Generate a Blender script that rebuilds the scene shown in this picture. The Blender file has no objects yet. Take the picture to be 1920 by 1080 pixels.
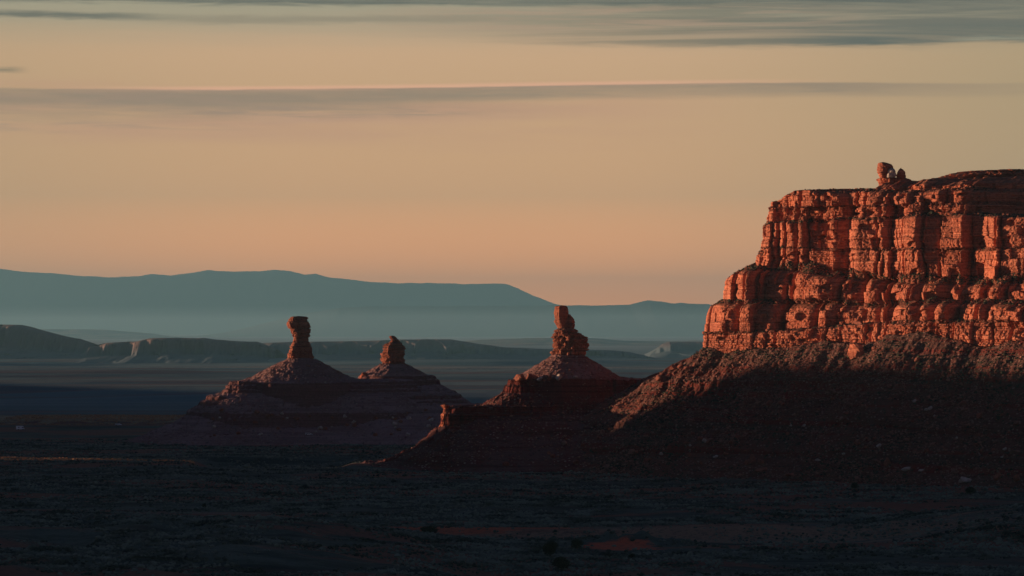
import bpy, math, random
import numpy as np
from mathutils import Vector

# ------------------------------------------------------------------ camera, world, sun, exposure
C = bpy.context.scene
COL = C.collection
F = 5444.0            # focal length in pixels of the 1920 px wide frame
HZ = 612.0            # row of the horizon
GZ = -80.0            # level of the plain below the camera

cam_d = bpy.data.cameras.new('camera')
cam = bpy.data.objects.new('camera', cam_d); COL.objects.link(cam)
cam_d.sensor_width = 36.0
cam_d.lens = 36.0 * F / 1920.0
cam_d.shift_y = (HZ - 540.0) / 1920.0
cam_d.clip_start = 1.0; cam_d.clip_end = 250000.0
cam.location = (0, 0, 0); cam.rotation_euler = (math.radians(90), 0, 0)
C.camera = cam

C.view_settings.view_transform = 'Standard'; C.view_settings.look = 'None'
C.view_settings.exposure = 0.6; C.view_settings.gamma = 1.0
C.view_settings.use_curve_mapping = False
C.render.engine = 'CYCLES'
C.cycles.max_bounces = 4; C.cycles.diffuse_bounces = 2; C.cycles.volume_bounces = 1
C.cycles.use_denoising = True

SUN_EL = math.radians(2.6)
SUN_AZ = math.radians(-75.0)      # measured from +Y towards +X: the sun stands to the left
sdir = Vector((math.sin(SUN_AZ) * math.cos(SUN_EL), math.cos(SUN_AZ) * math.cos(SUN_EL), math.sin(SUN_EL)))
sun_d = bpy.data.lights.new('sun', 'SUN'); sun_d.energy = 5.0; sun_d.angle = math.radians(0.5)
sun_d.color = (1.0, 0.62, 0.40)
sun = bpy.data.objects.new('sun', sun_d); COL.objects.link(sun)
sun.rotation_euler = (-sdir).to_track_quat('-Z', 'Y').to_euler()


class N:
    """tiny expression builder for shader nodes"""
    def __init__(s, nt): s.nt = nt
    def new(s, t, **kw):
        n = s.nt.nodes.new(t)
        for k, v in kw.items(): setattr(n, k, v)
        return n
    def put(s, sock, v):
        if hasattr(v, 'links') or hasattr(v, 'is_output'): s.nt.links.new(v, sock)
        else: sock.default_value = v
    def m(s, op, a, b=0.0, c=0.0, clamp=False):
        n = s.new('ShaderNodeMath', operation=op, use_clamp=clamp)
        s.put(n.inputs[0], a); s.put(n.inputs[1], b); s.put(n.inputs[2], c)
        return n.outputs[0]
    def add(s, a, b): return s.m('ADD', a, b)
    def sub(s, a, b): return s.m('SUBTRACT', a, b)
    def mul(s, a, b): return s.m('MULTIPLY', a, b)
    def step(s, v, lo, hi, a=0.0, b=1.0):
        n = s.new('ShaderNodeMapRange', interpolation_type='SMOOTHSTEP')
        s.put(n.inputs['Value'], v); s.put(n.inputs['From Min'], lo); s.put(n.inputs['From Max'], hi)
        s.put(n.inputs['To Min'], a); s.put(n.inputs['To Max'], b)
        return n.outputs[0]
    def mix(s, f, a, b, mode='MIX'):
        n = s.new('ShaderNodeMix', data_type='RGBA', blend_type=mode)
        s.put(n.inputs[0], f)
        s.put(n.inputs[6], a if hasattr(a, 'links') else (*a, 1)[:4]); s.put(n.inputs[7], b if hasattr(b, 'links') else (*b, 1)[:4])
        return n.outputs[2]
    def ramp(s, v, stops, interp='LINEAR'):
        n = s.new('ShaderNodeValToRGB'); n.color_ramp.interpolation = interp
        e = n.color_ramp.elements
        while len(e) < len(stops): e.new(0.5)
        for k, (p, c) in enumerate(stops):
            e[k].position = p; e[k].color = (*c, 1) if len(c) == 3 else c
        s.put(n.inputs[0], v)
        return n.outputs[0]
    def xyz(s, x, y, z):
        n = s.new('ShaderNodeCombineXYZ'); s.put(n.inputs[0], x); s.put(n.inputs[1], y); s.put(n.inputs[2], z)
        return n.outputs[0]
    def sep(s, v):
        n = s.new('ShaderNodeSeparateXYZ'); s.put(n.inputs[0], v); return n.outputs
    def vscale(s, v, sc):
        n = s.new('ShaderNodeVectorMath', operation='MULTIPLY'); s.put(n.inputs[0], v); n.inputs[1].default_value = sc
        return n.outputs[0]
    def noise(s, v, scale=1.0, detail=4.0, rough=0.55, dist=0.0):
        n = s.new('ShaderNodeTexNoise'); s.put(n.inputs['Vector'], v)
        n.inputs['Scale'].default_value = scale; n.inputs['Detail'].default_value = detail
        n.inputs['Roughness'].default_value = rough; n.inputs['Distortion'].default_value = dist
        return n.outputs[0]


def s2l(*c):
    return tuple(((v / 255) / 12.92 if v / 255 <= 0.04045 else ((v / 255 + 0.055) / 1.055) ** 2.4) for v in c)


W = bpy.data.worlds.new("World"); C.world = W; W.use_nodes = True
nt = W.node_tree; nt.nodes.clear(); g = N(nt)
tc = g.new('ShaderNodeTexCoord').outputs['Generated']
sky = g.new('ShaderNodeTexSky', sky_type='NISHITA', sun_disc=False, sun_elevation=SUN_EL, sun_rotation=SUN_AZ % (2 * math.pi),
            altitude=1500.0, air_density=1.0, dust_density=1.5, ozone_density=2.0)
dx, dy, dz = g.sep(tc)[0:3]
hor = g.m('SQRT', g.add(g.mul(dx, dx), g.mul(dy, dy)))
el = g.m('ARCTAN2', dz, hor)                 # elevation in radians
az = g.m('ARCTAN2', dx, dy)                  # azimuth from the north (+Y)
# the high dome is a dim dusk blue, the low band a glow of warm light with cloud streaks
P = g.xyz(g.mul(az, 2.2), g.mul(el, 40.0), 0.0)
P2 = g.xyz(g.mul(az, 9.0), g.mul(el, 190.0), 3.3)
n1 = g.noise(P, 1.6, 5, 0.55, 0.4)
n2 = g.noise(P2, 1.5, 5, 0.6, 0.5)
n3 = g.noise(g.xyz(g.mul(az, 30.0), g.mul(el, 420.0), 9.1), 1.2, 5, 0.65, 0.8)
elw = g.add(el, g.add(g.mul(g.sub(n1, 0.5), 0.004), g.add(g.mul(g.sub(n2, 0.5), 0.0034), g.mul(g.sub(n3, 0.5), 0.0030))))
band = g.ramp(g.m('MULTIPLY', el, 1 / 0.16), [
    (0.0, (2.15, 0.66, 0.15)), (0.12, (1.62, 0.575, 0.16)), (0.28, (0.84, 0.445, 0.205)), (0.50, (0.70, 0.425, 0.225)),
    (0.62, (0.70, 0.44, 0.25)), (0.72, (0.50, 0.41, 0.26)), (1.0, (0.20, 0.24, 0.20))])
# sideways the glow turns slightly olive towards the east
olive = g.step(az, 0.02, 0.22)
band = g.mix(g.mul(olive, 0.55), band, (0.34, 0.30, 0.165))
left = g.step(az, -0.06, -0.24)
band = g.mix(g.mul(left, 0.35), band, (0.44, 0.32, 0.17))


def cloud(colour, lo, hi, soft_lo, soft_hi, amount, e=None):
    """a streak of cloud between two elevations (radians, may be node sockets), soft below and above"""
    global band
    e = elw if e is None else e
    a = g.step(g.sub(e, lo), -soft_lo, soft_lo)
    b = g.step(g.sub(e, hi), -soft_hi, soft_hi, 1.0, 0.0)
    f = g.mul(g.mul(a, b), amount)
    band = g.mix(f, band, colour)


def E(py): return math.atan((HZ - py) / F)
def A(px): return math.atan((px - 960) / F)


# pink underlit veil, then the long thin streak of cloud, then the grey deck near the top
veil = g.mul(g.step(g.noise(P, 2.6, 4, 0.6), 0.38, 0.66), g.step(az, A(1500), A(900)))
cloud((0.63, 0.335, 0.215), E(262), E(160), 0.006, 0.004, g.mul(veil, 0.65))
tilt = g.mul(az, 0.006)
streak_n = g.add(g.mul(g.step(g.noise(P2, 1.1, 6, 0.7), 0.36, 0.60), 0.7), g.mul(g.step(n3, 0.35, 0.62), 0.35))
cloud((0.40, 0.26, 0.175), g.sub(E(216), g.mul(g.step(az, A(1100), A(100)), 0.002)), E(175), 0.0034, 0.0012,
      g.mul(g.mul(g.add(g.mul(streak_n, 0.6), 0.30), g.step(az, A(1200), A(500))), 0.85))
top = g.add(E(172), g.add(g.mul(g.step(az, A(300), A(1400)), 0.0026), g.mul(g.step(az, A(1500), A(1900)), -0.0008)))
cloud((1.0, 0.50, 0.33), g.sub(top, 0.0006), g.add(top, 0.0010), 0.0007, 0.0007, g.mul(g.step(az, A(60), A(420)), g.mul(g.step(az, A(1650), A(1100)), 0.55)),
      g.add(el, g.mul(g.sub(n1, 0.5), 0.0018)))
cloud((0.345, 0.245, 0.165), g.sub(top, g.step(az, A(300), A(1100), 0.0056, 0.0042)), top, 0.0016, 0.0004,
      g.mul(g.add(g.mul(streak_n, 0.35), 0.55), g.step(az, A(1950), A(1500), 0.35, 1.0)), g.add(el, g.add(g.mul(g.sub(n1, 0.5), 0.0018), g.mul(g.sub(n3, 0.5), 0.0008))))
deck_n = g.step(g.noise(g.xyz(g.mul(az, 3.2), g.mul(el, 90.0), 7.0), 1.5, 6, 0.66, 0.9), 0.37, 0.56)
cloud((0.36, 0.345, 0.245), E(60), 0.2, 0.010, 0.02, 0.75)
cloud((0.20, 0.175, 0.125), g.add(E(88), g.mul(g.step(az, A(1300), A(500)), 0.0045)), 0.17, 0.0016, 0.02,
      g.mul(g.add(g.mul(deck_n, 0.50), 0.36), g.step(az, A(620), A(1400))))
cloud((0.100, 0.118, 0.108), E(87), E(52), 0.0008, 0.003, g.mul(g.add(g.mul(deck_n, 0.40), 0.52), g.step(az, A(1300), A(1700))))
cloud((0.15, 0.15, 0.125), E(58), 0.2, 0.004, 0.02, g.mul(g.add(g.mul(deck_n, 0.4), 0.35), g.step(az, A(1150), A(1900))))
cloud((0.40, 0.40, 0.29), E(84), E(76), 0.0008, 0.0008, g.mul(g.step(az, A(1760), A(1840)), g.mul(g.step(n2, 0.42, 0.6), 0.8)))
wisp = g.step(g.noise(g.xyz(g.mul(az, 14.0), g.mul(el, 330.0), 21.0), 1.3, 6, 0.7, 0.9), 0.42, 0.62)
cloud((0.37, 0.25, 0.18), E(216), E(203), 0.0012, 0.0010, g.mul(g.mul(wisp, g.step(az, A(180), A(420))), g.mul(g.step(az, A(1000), A(700)), 0.75)))
cloud((0.44, 0.285, 0.20), E(248), E(232), 0.0012, 0.0016, g.mul(wisp, g.mul(g.step(az, A(640), A(120)), 0.65)))
cloud((0.42, 0.27, 0.19), E(205), E(176), 0.0020, 0.0010, g.mul(wisp, g.mul(g.step(az, A(900), A(200)), 0.5)))
cloud((0.66, 0.37, 0.25), E(232), E(212), 0.0014, 0.0014, g.mul(g.sub(1.0, wisp), g.mul(g.step(az, A(1100), A(600)), g.mul(g.step(az, A(380), A(620)), 0.6))))
cloud((0.50, 0.33, 0.22), E(62), E(12), 0.0030, 0.0020, g.mul(wisp, g.mul(g.step(az, A(500), A(1000)), g.mul(g.step(az, A(1750), A(1300)), 0.55))))
cloud((0.13, 0.135, 0.11), E(36), E(26), 0.0008, 0.0010, g.mul(g.step(az, A(420), A(150)), 0.85))
cloud((0.28, 0.235, 0.165), E(44), E(30), 0.0012, 0.0012, g.mul(g.mul(g.step(az, A(200), A(420)), g.step(az, A(1150), A(800))), 0.6))
cloud((0.105, 0.115, 0.10), E(8), 0.2, 0.0009, 0.02, g.mul(g.add(g.mul(deck_n, 0.5), 0.5), 0.9))
cloud((0.27, 0.21, 0.13), E(141), E(133), 0.0006, 0.0008, g.mul(g.step(az, A(62), A(10)), 0.8))

dome = g.mix(1.0, sky.outputs[0], (0.030, 0.037, 0.052), 'MULTIPLY')
dome = g.mix(1.0, dome, (0.019, 0.020, 0.047), 'ADD')
low = g.step(el, 0.12, 0.20, 1.0, 0.0)                      # the glow keeps to the horizon
facing = g.step(g.m('ABSOLUTE', az), 0.35, 1.5, 1.0, 0.22)  # and is dimmer away from the north
band = g.mix(g.sub(1.0, facing), band, (0.055, 0.050, 0.055))
fin = g.mix(low, dome, band)
bg = g.new('ShaderNodeBackground'); g.put(bg.inputs[0], fin); bg.inputs[1].default_value = 0.66
out = g.new('ShaderNodeOutputWorld'); nt.links.new(bg.outputs[0], out.inputs[0])

# ------------------------------------------------------------------ numeric noise
def _h(i, seed):
    i = (i.astype(np.int64) * 374761393 + seed * 668265263) & 0xFFFFFFFF
    i = ((i ^ (i >> 13)) * 1274126177) & 0xFFFFFFFF
    i = ((i ^ (i >> 16)) * 2246822519) & 0xFFFFFFFF
    return ((i ^ (i >> 15)) & 0xFFFFFF) / float(0xFFFFFF)
def h2(i, j, seed): return _h(i.astype(np.int64) + j.astype(np.int64) * 57349, seed)
def h3(i, j, k, seed): return _h(i.astype(np.int64) + j.astype(np.int64) * 57349 + k.astype(np.int64) * 915871, seed)
def vn2(x, y, seed=0):
    xi = np.floor(x); yi = np.floor(y); u = x - xi; v = y - yi
    u = u * u * (3 - 2 * u); v = v * v * (3 - 2 * v)
    return (h2(xi, yi, seed) * (1 - u) + h2(xi + 1, yi, seed) * u) * (1 - v) + (h2(xi, yi + 1, seed) * (1 - u) + h2(xi + 1, yi + 1, seed) * u) * v - 0.5
def fbm(x, y, seed=0, o=4, r=0.5):
    t = 0; a = 1.0
    for k in range(o):
        t = t + a * vn2(x, y, seed + k * 17); x = x * 2.03 + 5.1; y = y * 2.03 + 1.7; a *= r
    return t
def vn3(x, y, z, seed=0):
    zi = np.floor(z); w = z - zi; w = w * w * (3 - 2 * w)
    xi = np.floor(x); yi = np.floor(y); u = x - xi; v = y - yi
    u = u * u * (3 - 2 * u); v = v * v * (3 - 2 * v)
    def pl(k): return (h3(xi, yi, k, seed) * (1 - u) + h3(xi + 1, yi, k, seed) * u) * (1 - v) + (h3(xi, yi + 1, k, seed) * (1 - u) + h3(xi + 1, yi + 1, k, seed) * u) * v
    return pl(zi) * (1 - w) + pl(zi + 1) * w - 0.5
def fbm3(x, y, z, seed=0, o=3, r=0.5):
    t = 0; a = 1.0
    for k in range(o):
        t = t + a * vn3(x, y, z, seed + k * 13); x = x * 2.07 + 3.1; y = y * 2.07 + 1.3; z = z * 2.07 + 7.7; a *= r
    return t
def sst(x, a, b):
    t = np.clip((x - a) / (b - a), 0, 1); return t * t * (3 - 2 * t)
def cells(u, sp, seed, jit=0.42):
    """uneven 1-D cells: id, distance to the nearer joint, signed place in the cell (-1..1)"""
    i = np.floor(u / sp)
    def b(k): return (k + jit * (2 * _h(k, seed) - 1)) * sp
    lo = b(i); i = np.where(u < lo, i - 1, i); lo = b(i); hi = b(i + 1)
    i = np.where(u >= hi, i + 1, i); lo = b(i); hi = b(i + 1)
    return i, np.minimum(u - lo, hi - u), 2 * (u - lo) / (hi - lo) - 1
def rnd(d, R):
    t = 1 - np.clip(d / R, 0, 1); return -R * (1 - np.sqrt(np.clip(1 - t * t, 0, 1)))

# ------------------------------------------------------------------ scene helpers
def tag(o, label=None, cat=None, group=None, kind=None):
    if label: o['label'] = label
    if cat: o['category'] = cat
    if group: o['group'] = group
    if kind: o['kind'] = kind
    return o
def empty(name, loc, label, cat, group=None):
    o = bpy.data.objects.new(name, None); COL.objects.link(o); o.location = loc
    o.empty_display_size = 5.0
    return tag(o, label, cat, group)
def raw(name, V, Fq, mat, parent=None, smooth=False, orphan_loc=None):
    """one mesh object out of numpy vertices (world space) and quads / triangles"""
    V = np.asarray(V, dtype=np.float32).reshape(-1, 3).copy()
    loc = np.array(parent.location if parent is not None else (orphan_loc if orphan_loc is not None else (0, 0, 0)), dtype=np.float32)
    pp = parent
    while pp is not None and pp.parent is not None:
        pp = pp.parent; loc = loc + np.array(pp.location, dtype=np.float32)
    V -= loc
    me = bpy.data.meshes.new(name)
    Fq = [np.asarray(f, dtype=np.int32) for f in (Fq if isinstance(Fq, list) else [Fq]) if len(f)]
    nl = sum(f.size for f in Fq); nf = sum(len(f) for f in Fq)
    me.vertices.add(len(V)); me.vertices.foreach_set('co', V.ravel())
    me.loops.add(nl); me.loops.foreach_set('vertex_index', np.concatenate([f.ravel() for f in Fq]))
    me.polygons.add(nf)
    tot = np.concatenate([np.full(len(f), f.shape[1], dtype=np.int32) for f in Fq])
    st = np.concatenate([[0], np.cumsum(tot)[:-1]]).astype(np.int32)
    me.polygons.foreach_set('loop_start', st)
    me.update(calc_edges=True)
    me.polygons.foreach_set('use_smooth', np.full(nf, smooth)); me.validate()
    me.materials.append(mat)
    o = bpy.data.objects.new(name, me); COL.objects.link(o)
    if parent is not None: o.parent = parent
    elif orphan_loc is not None: o.location = orphan_loc
    return o
def quads(nr, nc, wrap=False, flip=False):
    r = np.arange(nr - 1)[:, None]; c = np.arange(nc if wrap else nc - 1)[None, :]; c2 = (c + 1) % nc
    q = np.stack([r * nc + c, r * nc + c2, (r + 1) * nc + c2, (r + 1) * nc + c], -1).reshape(-1, 4)
    return q[:, ::-1] if flip else q
def sheet(name, P, mat, parent=None, smooth=False, flip=False, keep=None, orphan_loc=None):
    nr, nc = P.shape[:2]; q = quads(nr, nc, False, flip); V = P.reshape(-1, 3)
    if keep is not None:
        k = keep.ravel()[q].any(1); q = q[k]
        used = np.zeros(len(V), bool); used[q.ravel()] = True
        idx = np.cumsum(used) - 1; V = V[used]; q = idx[q]
    return raw(name, V, q, mat, parent, smooth, orphan_loc)

# ------------------------------------------------------------------ materials
def base_mat(name, rough=0.95):
    m = bpy.data.materials.new(name); m.use_nodes = True
    nt = m.node_tree; b = nt.nodes['Principled BSDF']; b.inputs['Roughness'].default_value = rough
    b.inputs['Specular IOR Level'].default_value = 0.08
    g = N(nt); return m, g, b
def set_bump(g, b, h, strength, dist):
    n = g.new('ShaderNodeBump'); n.inputs['Strength'].default_value = strength; n.inputs['Distance'].default_value = dist
    g.put(n.inputs['Height'], h); g.nt.links.new(n.outputs[0], b.inputs['Normal'])

def rock_mat(name, c1, c2, c3, dust, bump=1.0, veg=0.6):
    m, g, b = base_mat(name)
    geo = g.new('ShaderNodeNewGeometry'); pos = geo.outputs['Position']; nz = g.sep(geo.outputs['True Normal'])[2]
    patch = g.noise(g.vscale(pos, (0.05, 0.05, 0.06)), 1.0, 5, 0.6, 0.5)
    strata = g.noise(g.vscale(pos, (0.02, 0.02, 0.75)), 1.0, 5, 0.62, 0.25)
    fine = g.noise(g.vscale(pos, (0.8, 0.8, 1.1)), 1.0, 6, 0.65)
    streak = g.noise(g.vscale(pos, (0.55, 0.55, 0.055)), 1.0, 4, 0.6, 0.3)
    col = g.mix(g.step(patch, 0.36, 0.64), c1, c2)
    col = g.mix(g.mul(g.step(strata, 0.47, 0.63), 0.75), col, c3)
    dark = (c1[0] * 0.36, c1[1] * 0.42, c1[2] * 0.5)
    col = g.mix(g.mul(g.step(streak, 0.55, 0.70), 0.60), col, dark)            # desert varnish running down the faces
    thin = g.noise(g.vscale(pos, (0.03, 0.03, 1.9)), 1.0, 3, 0.7, 0.2)
    col = g.mix(g.mul(g.step(thin, 0.55, 0.64), 0.70), col, tuple(v * 0.40 for v in c1))
    col = g.mix(g.mul(g.step(fine, 0.35, 0.70), 0.45), col, tuple(min(1, v * 1.35) for v in c3))
    flat = g.step(nz, 0.55, 0.80)
    soil = g.mix(g.step(g.noise(pos, 0.55, 4, 0.6), 0.45, 0.55), dust, (0.045, 0.050, 0.032))
    col = g.mix(g.mul(flat, veg), col, soil)
    g.put(b.inputs['Base Color'], col)
    h = g.add(g.mul(fine, 0.9), g.add(g.mul(g.noise(pos, 2.2, 4, 0.6), 0.35), g.mul(strata, 0.6)))
    set_bump(g, b, h, 0.75 * bump, 0.9)
    return m

M = {}
M['cliff'] = rock_mat('red_sandstone', (0.41, 0.118, 0.064), (0.24, 0.070, 0.044), (0.60, 0.225, 0.13), (0.15, 0.062, 0.04), 1.0)
M['spire'] = rock_mat('brown_sandstone', (0.30, 0.098, 0.060), (0.21, 0.068, 0.045), (0.38, 0.145, 0.085), (0.13, 0.06, 0.045), 0.9)
def beds_mat(name, cliff, slope, red, ztop, depth=0.55):
    m, g, b = base_mat(name)
    geo = g.new('ShaderNodeNewGeometry'); pos = geo.outputs['Position']; nz = g.sep(geo.outputs['True Normal'])[2]
    strata = g.noise(g.vscale(pos, (0.010, 0.010, 0.42)), 1.0, 4, 0.6, 0.2)
    thin = g.noise(g.vscale(pos, (0.014, 0.014, 1.5)), 1.0, 3, 0.65, 0.2)
    big = g.noise(g.vscale(pos, (0.04, 0.04, 0.07)), 1.0, 5, 0.62, 0.5)
    fine = g.noise(pos, 0.9, 5, 0.7)
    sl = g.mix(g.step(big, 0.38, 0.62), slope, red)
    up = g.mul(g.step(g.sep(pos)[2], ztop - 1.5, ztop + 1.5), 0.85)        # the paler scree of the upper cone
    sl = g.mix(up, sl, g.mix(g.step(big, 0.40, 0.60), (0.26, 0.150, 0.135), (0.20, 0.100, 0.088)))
    sl = g.mix(g.mul(g.step(strata, 0.48, 0.60), 0.65), sl, tuple(v * depth for v in red))
    v = g.new('ShaderNodeTexVoronoi'); g.put(v.inputs['Vector'], g.vscale(pos, (0.5, 0.5, 0.65))); v.inputs['Scale'].default_value = 1.0
    st = g.mul(g.step(v.outputs['Distance'], 0.42, 0.30, 0.0, 1.0), g.step(g.sep(v.outputs['Color'])[0], 0.70, 0.76))
    sl = g.mix(g.mul(st, g.mul(g.step(big, 0.42, 0.56), 0.8)), sl, (0.34, 0.25, 0.21))
    sl = g.mix(g.mul(g.step(g.noise(pos, 0.36, 4, 0.7), 0.58, 0.64), 0.7), sl, (0.045, 0.040, 0.032))
    cl = g.mix(g.step(thin, 0.45, 0.60), cliff, tuple(v * (depth - 0.1) for v in cliff))
    cl = g.mix(g.mul(g.step(fine, 0.4, 0.65), 0.5), cl, tuple(v * 1.5 for v in cliff))
    col = g.mix(g.step(nz, 0.48, 0.70), cl, sl)
    g.put(b.inputs['Base Color'], col)
    set_bump(g, b, g.add(fine, g.mul(strata, 0.5)), 0.9, 0.9)
    return m
M['beds'] = beds_mat('shale_and_scree', (0.13, 0.032, 0.026), (0.13, 0.068, 0.066), (0.12, 0.036, 0.032), -33)
M['beds_far'] = beds_mat('hazed_shale_and_scree', (0.17, 0.080, 0.074), (0.29, 0.180, 0.178), (0.23, 0.128, 0.122), -36, 0.78)  # far copy of the beds, paler and purpler to paint in haze
M['base'] = rock_mat('shale_beds', (0.23, 0.062, 0.044), (0.16, 0.045, 0.036), (0.31, 0.095, 0.062), (0.12, 0.055, 0.042), 0.9, 0.5)

def talus_mat(name, c1, c2, speck):
    m, g, b = base_mat(name)
    geo = g.new('ShaderNodeNewGeometry'); pos = geo.outputs['Position']
    big = g.noise(g.vscale(pos, (0.022, 0.022, 0.05)), 1.0, 5, 0.62, 0.6)
    strata = g.noise(g.vscale(pos, (0.006, 0.006, 0.30)), 1.0, 4, 0.6, 0.2)
    col = g.mix(g.step(big, 0.38, 0.62), c1, c2)
    col = g.mix(g.mul(g.step(strata, 0.50, 0.60), 0.8), col, (c1[0] * 1.1, c1[1] * 0.55, c1[2] * 0.50))
    thin = g.noise(g.vscale(pos, (0.012, 0.012, 1.1)), 1.0, 3, 0.65, 0.2)
    col = g.mix(g.mul(g.step(thin, 0.56, 0.64), 0.55), col, tuple(v * 0.4 for v in c1))
    v = g.new('ShaderNodeTexVoronoi'); g.put(v.inputs['Vector'], g.vscale(pos, (0.55, 0.55, 0.7))); v.inputs['Scale'].default_value = 1.0
    sel = g.sep(v.outputs['Color'])[0]
    st = g.mul(g.step(v.outputs['Distance'], 0.42, 0.30, 0.0, 1.0), g.step(sel, 0.66, 0.72))
    col = g.mix(g.mul(st, 0.8), col, speck)
    bush = g.noise(pos, 0.42, 4, 0.7)
    col = g.mix(g.mul(g.step(bush, 0.56, 0.62), 0.85), col, (0.036, 0.042, 0.028))
    g.put(b.inputs['Base Color'], col)
    set_bump(g, b, g.add(g.noise(pos, 0.6, 6, 0.7), g.mul(st, 0.5)), 0.9, 1.1)
    return m
M['talus'] = talus_mat('talus_soil', (0.155, 0.060, 0.046), (0.115, 0.060, 0.047), (0.30, 0.19, 0.15))
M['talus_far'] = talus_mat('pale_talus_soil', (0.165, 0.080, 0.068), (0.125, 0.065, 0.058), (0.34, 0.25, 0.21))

def ground_mat():
    m, g, b = base_mat('desert_floor')
    geo = g.new('ShaderNodeNewGeometry'); pos = geo.outputs['Position']
    X, Y, Z = g.sep(pos)[0:3]
    big = g.noise(g.vscale(pos, (0.0042, 0.011, 0.0)), 1.0, 5, 0.6, 0.6)
    mid = g.noise(g.vscale(pos, (0.016, 0.040, 0.0)), 1.0, 5, 0.62, 0.5)
    far = g.noise(g.vscale(pos, (0.00035, 0.0022, 0.0)), 1.0, 5, 0.6, 0.4)
    sage = (0.075, 0.098, 0.080); red = (0.24, 0.070, 0.042); tan = (0.27, 0.165, 0.105); dark = (0.018, 0.028, 0.028)
    col = g.mix(g.step(mid, 0.36, 0.60), dark, sage)
    col = g.mix(g.mul(g.step(big, 0.48, 0.55), 0.9), col, (0.185, 0.075, 0.052))
    col = g.mix(g.mul(g.mul(g.step(mid, 0.60, 0.70), g.step(big, 0.40, 0.55)), 0.7), col, red)
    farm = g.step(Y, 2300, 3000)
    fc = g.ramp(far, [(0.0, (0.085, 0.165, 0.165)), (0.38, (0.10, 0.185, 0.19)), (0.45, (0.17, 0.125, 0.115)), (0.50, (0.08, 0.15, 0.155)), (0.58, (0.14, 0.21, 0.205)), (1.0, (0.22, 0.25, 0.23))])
    col = g.mix(farm, col, fc)  # teal of the far plain paints in the haze of distance
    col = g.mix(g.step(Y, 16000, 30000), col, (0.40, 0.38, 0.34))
    # bare tan flat and red earth banks of the wash in the foreground
    edge = g.noise(g.vscale(pos, (0.07, 0.16, 0.0)), 1.0, 5, 0.65)
    def blob(cx, cy, rx, ry, soft=0.35):
        ax = g.mul(g.sub(X, cx), 1 / rx); ay = g.mul(g.sub(Y, cy), 1 / ry)
        d = g.add(g.m('SQRT', g.add(g.mul(ax, ax), g.mul(ay, ay))), g.add(g.mul(g.sub(mid, 0.5), 1.6), g.mul(g.sub(edge, 0.5), 2.6)))
        return g.step(d, 1.0 + soft, 1.0 - soft)
    col = g.mix(g.mul(blob(85, 1130, 110, 40), 0.75), col, tan)
    col = g.mix(g.mul(blob(-15, 1158, 42, 11, 0.2), 0.9), col, (0.42, 0.095, 0.050))
    col = g.mix(g.mul(blob(39, 1046, 13, 13, 0.2), 0.95), col, (0.52, 0.105, 0.052))
    col = g.mix(g.mul(blob(-135, 1252, 90, 6, 0.4), 0.6), col, (0.17, 0.14, 0.11))       # pale track
    # pale dry flats far out, with sunlight painted into their tone
    col = g.mix(g.mul(blob(-330, 2430, 165, 55, 0.2), 0.9), col, (0.34, 0.26, 0.15))
    col = g.mix(g.mul(blob(100, 8600, 1300, 420, 0.3), 0.8), col, (0.36, 0.31, 0.23))
    col = g.mix(g.mul(blob(700, 7900, 500, 220, 0.3), 0.6), col, (0.34, 0.30, 0.24))
    ax = g.add(Y, g.add(g.mul(g.m('SINE', g.mul(X, 0.02)), 9.0), g.mul(X, -0.08)))
    rd = g.mul(g.step(g.m('ABSOLUTE', g.sub(ax, 2010.0)), 9.0, 5.0, 0.0, 1.0), g.step(X, -60, -90, 0.0, 1.0))
    col = g.mix(g.mul(rd, 0.5), col, (0.26, 0.17, 0.13))
    sp = g.noise(g.vscale(pos, (0.45, 0.45, 0.45)), 1.0, 3, 0.75)
    col = g.mix(g.mul(g.step(sp, 0.50, 0.62), g.step(Y, 1300, 3000, 0.55, 0.3)), col, (0.028, 0.036, 0.030))
    g.put(b.inputs['Base Color'], col)
    set_bump(g, b, g.noise(pos, 0.35, 5, 0.7), 0.6, 0.8)
    return m
M['ground'] = ground_mat()

def simple(name, c, rough=0.9, var=0.35, scale=0.5, spec=0.08, c2=None):
    m, g, b = base_mat(name, rough); b.inputs['Specular IOR Level'].default_value = spec
    pos = g.new('ShaderNodeNewGeometry').outputs['Position']
    f = g.step(g.noise(pos, scale, 4, 0.6), 0.35, 0.65)
    c2 = c2 or tuple(v * (1 - var) for v in c)
    g.put(b.inputs['Base Color'], g.mix(f, c2, c)); return m
M['sage'] = simple('sagebrush_leaves', (0.175, 0.205, 0.165), c2=(0.022, 0.030, 0.026), scale=0.07)
M['brush'] = simple('dark_brush_leaves', (0.070, 0.076, 0.050), c2=(0.030, 0.034, 0.024), scale=0.15)
M['juniper'] = simple('juniper_leaves', (0.028, 0.040, 0.024), c2=(0.012, 0.018, 0.012), scale=1.2)
M['bark'] = simple('juniper_bark', (0.12, 0.085, 0.065), scale=3.0)
M['boulder'] = simple('red_boulder', (0.30, 0.11, 0.07), c2=(0.18, 0.07, 0.05), scale=0.7)
M['pale'] = simple('pale_boulder', (0.50, 0.42, 0.36), c2=(0.33, 0.26, 0.22), scale=0.8)
M['rubble'] = simple('scree_stones', (0.30, 0.15, 0.11), c2=(0.15, 0.075, 0.055), scale=0.30)
M['paint'] = simple('white_paint', (0.80, 0.80, 0.80), 0.35, 0.03, 1.0, 0.5)
M['glass'] = simple('dark_glass', (0.03, 0.035, 0.04), 0.1, 0.1, 1.0, 0.5)
M['tyre'] = simple('tyre_rubber', (0.02, 0.02, 0.02), 0.8)

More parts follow.
